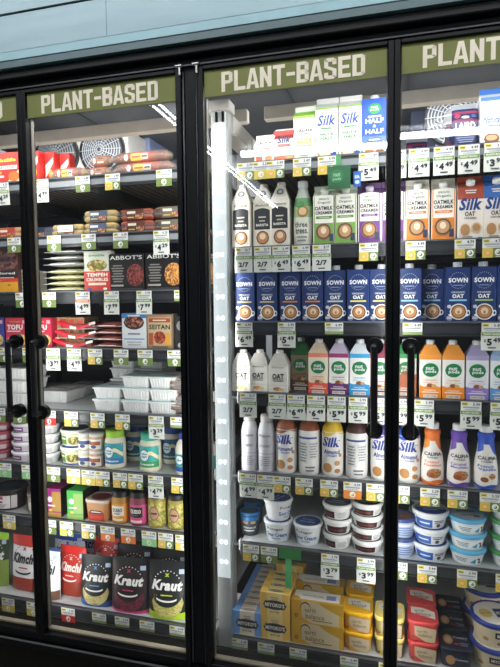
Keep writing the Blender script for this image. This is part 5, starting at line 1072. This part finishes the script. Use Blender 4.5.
TAGS = dict(
 A1=[(2, 'P', '4.29'), (41.5, 'P', '4.99'), (82.5, 'G', '5.49'), (112.5, 'YG', '5.99'), (164, 'G', '5.79')],
 A2=[(14, 'G', '5.99'), (54, 'G', '4.79'), (88.5, 'G', '5.99'), (120.5, 'G', '6.29'), (161, 'P', '4.29')],
 A3=[(22, 'G', '5.49'), (49, 'G', '4.99'), (82.5, 'PO', '4.99'), (111.5, 'P', '7.99'), (144, 'P', '7.99'), (182, 'W', '5.99')],
 A4=[(5, 'G', '2.99'), (29, 'G', '3.29'), (53, 'P', '3.99'), (74, 'P', '4.99'), (95, 'YG', '4.49'), (121, 'G', '5.49'), (145, 'G', '4.99'), (175, 'G', '5.29')],
 A5=[(-1, 'G', '6.49'), (19.5, 'G', '6.99'), (49, 'R', '6.49'), (71, 'YG', '7.49'), (97.5, 'YG', '7.99'), (122.5, 'YG', '7.49'), (156, 'P', '3.29'), (178, 'W', '6.99')],
 A6=[(5, 'LG', '4.49'), (28, 'LG', '4.99'), (53.5, 'G', '4.49'), (73.5, 'Y', '5.49'), (88.5, 'Y', '5.49'), (102.5, 'YG', '6.49'), (120, 'YG', '5.99'), (135.5, 'YG', '5.99'), (155.5, 'P', '4.79'), (179, 'YG', '4.99')],
 A7=[(9, 'Y', '6.99'), (49.5, 'G', '3.99'), (66.5, 'YG', '3.99'), (88.5, 'YG', '4.99'), (107.5, 'O', '6.49'), (128, 'O', '6.49'), (149, 'LG', '7.99'), (165.5, 'YG', '7.99'), (183, 'Y', '8.99')],
 A8=[(8, 'Y', '8.99'), (33, 'Y', '8.99'), (68, 'R', '7.99'), (99, 'W', '6.99'), (122, 'W', '6.99'), (147, 'W', '6.99'), (177, 'W', '6.99')],
 B1=[(245.5, 'YG', '2.99'), (261, 'Y', '3.29'), (275.5, 'YG', '3.49'), (302, 'YG', '5.49'), (327, 'YG', '4.99'), (368.5, 'P', '5.49'), (396, 'P', '4.49'), (419, 'P', '4.49'), (444, 'P', '4.49'), (469, 'P', '4.49'), (495, 'P', '3.99')],
 B2=[(243.5, 'P', '2/7'), (262.5, 'P', '2/7'), (281, 'P', '6.49'), (301, 'P', '6.49'), (321.5, 'P', '2/7'), (368.5, 'YG', '4.49'), (415.5, 'YG', '4.49'), (465, 'YG', '4.79'), (493, 'YG', '4.79')],
 B3=[(244, 'P', '6.49'), (286.5, 'P', '5.49'), (334, 'W', '6.49'), (412.5, 'W', '4.49'), (492, 'P', '5.49')],
 B4=[(248, 'P', '2/7'), (277, 'P', '2/7'), (296, 'P', '6.49'), (316, 'P', '6.49'), (336.5, 'P', '5.99'), (358, 'P', '5.99'), (380, 'P', '5.99'), (399, 'P', '5.99'), (424, 'P', '5.99'), (471, 'P', '5.99'), (501, 'P', '5.49')],
 B5=[(248, 'P', '4.99'), (265.5, 'P', '4.99'), (282, 'YG', '4.99'), (304, 'YG', '4.99'), (329, 'YG', '4.99'), (352.5, 'OY', '4.99'), (375.5, 'YG', '4.99'), (400, 'YG', '5.29'), (430, 'YG', '5.29'), (457.5, 'YG', '5.29'), (490, 'YG', '5.29')],
 B6=[(251, 'YG', '2.49'), (269, 'G', '5.49'), (330, 'P', '3.79'), (366, 'P', '3.99'), (398, 'YG', '2.49'), (427, 'YG', '5.99'), (467, 'YG', '5.99'), (506, 'YG', '5.99')],
 B7=[(239.5, 'W', '6.49'), (266, 'W', '6.49'), (298, 'W', '5.99'), (349, 'W', '5.49'), (388, 'W', '4.99'), (424, 'W', '5.49')])
NUM = ('first', 'second', 'third', 'fourth', 'fifth', 'sixth', 'seventh', 'eighth', 'ninth', 'tenth', 'eleventh')
used = set()
for sh, lst in TAGS.items():
    bay = 'left' if sh[0] == 'A' else 'right'; row = ORD[int(sh[1]) - 1] if sh != 'B7' else 'bottom'
    for i, (u, k, pr) in enumerate(lst):
        src = tagmesh(k, pr); o = src if (k, pr) not in used else copy_tree(src); used.add((k, pr))
        hh = -.03; TY = fy(sh) + TYO; o.location = (xat(u, sh, TY, hh), TY, SHELF[sh] - .001); o.rotation_euler = (radians(random.uniform(-1, 3)), 0, 0)
        tag(o, '%s, %s from left on the %s shelf, %s doors' % (WORDS[k], NUM[i], row, bay), 'price tag', '%s on the %s shelf, %s doors' % (WORDS[k] + 's', row, bay))
# green sign board, its blue card, and the green strip clips
def flat_sign(name, u0, u1, v0, v1, c, paint, label, cat, Y=FY - .009):
    a = at(u0, v1, Y); b = at(u1, v0, Y); w, h = b.x - a.x, b.z - a.z; m = M(); m.box(-w / 2, w / 2, -.0008, .0012, 0, h, c)
    if paint: paint(Paint(m, lambda u, v, e: (u * w, -.0006 - e, v * h)))
    o = m.build(name); o.location = ((a.x + b.x) / 2, Y, a.z); return tag(o, label, cat)
flat_sign('shelf_sign', 328, 350.5, 165, 189.5, '27603c', lambda p: (p.disc(-.1, .55, .3, .3, '2f7448'), p.text('nut', -.1, .62, .3, .16, '9ac8a4', .02), p.text('pods', -.1, .42, .36, .16, '9ac8a4', .02)), 'dark green board hanging from the top shelf rail behind the third door', 'sign')
flat_sign('sign_holder_strip', 336, 341, 155, 165, '4a9a5a', None, 'green strip clip on the top rail above the dark green board', 'sign clip')
flat_sign('shelf_card', 353.5, 361, 171, 187, '2a5fb0', lambda p: (p.text('Silk', 0, .65, .7, .2, 'e8eef8', .03), p.disc(0, .3, .3, .12, 'c8d8f0')), 'tiny blue card beside the dark green board', 'card')
flat_sign('sign_holder_clip', 279, 301, 549.5, 558, '2f7a40', None, 'wide green clip on the sixth rail below the white tubs', 'sign clip')
flat_sign('sign_holder_strip', 285.5, 291.5, 558, 588, '57b070', None, 'narrow green strip hanging above the yellow butter boxes', 'sign clip', FY - .008)
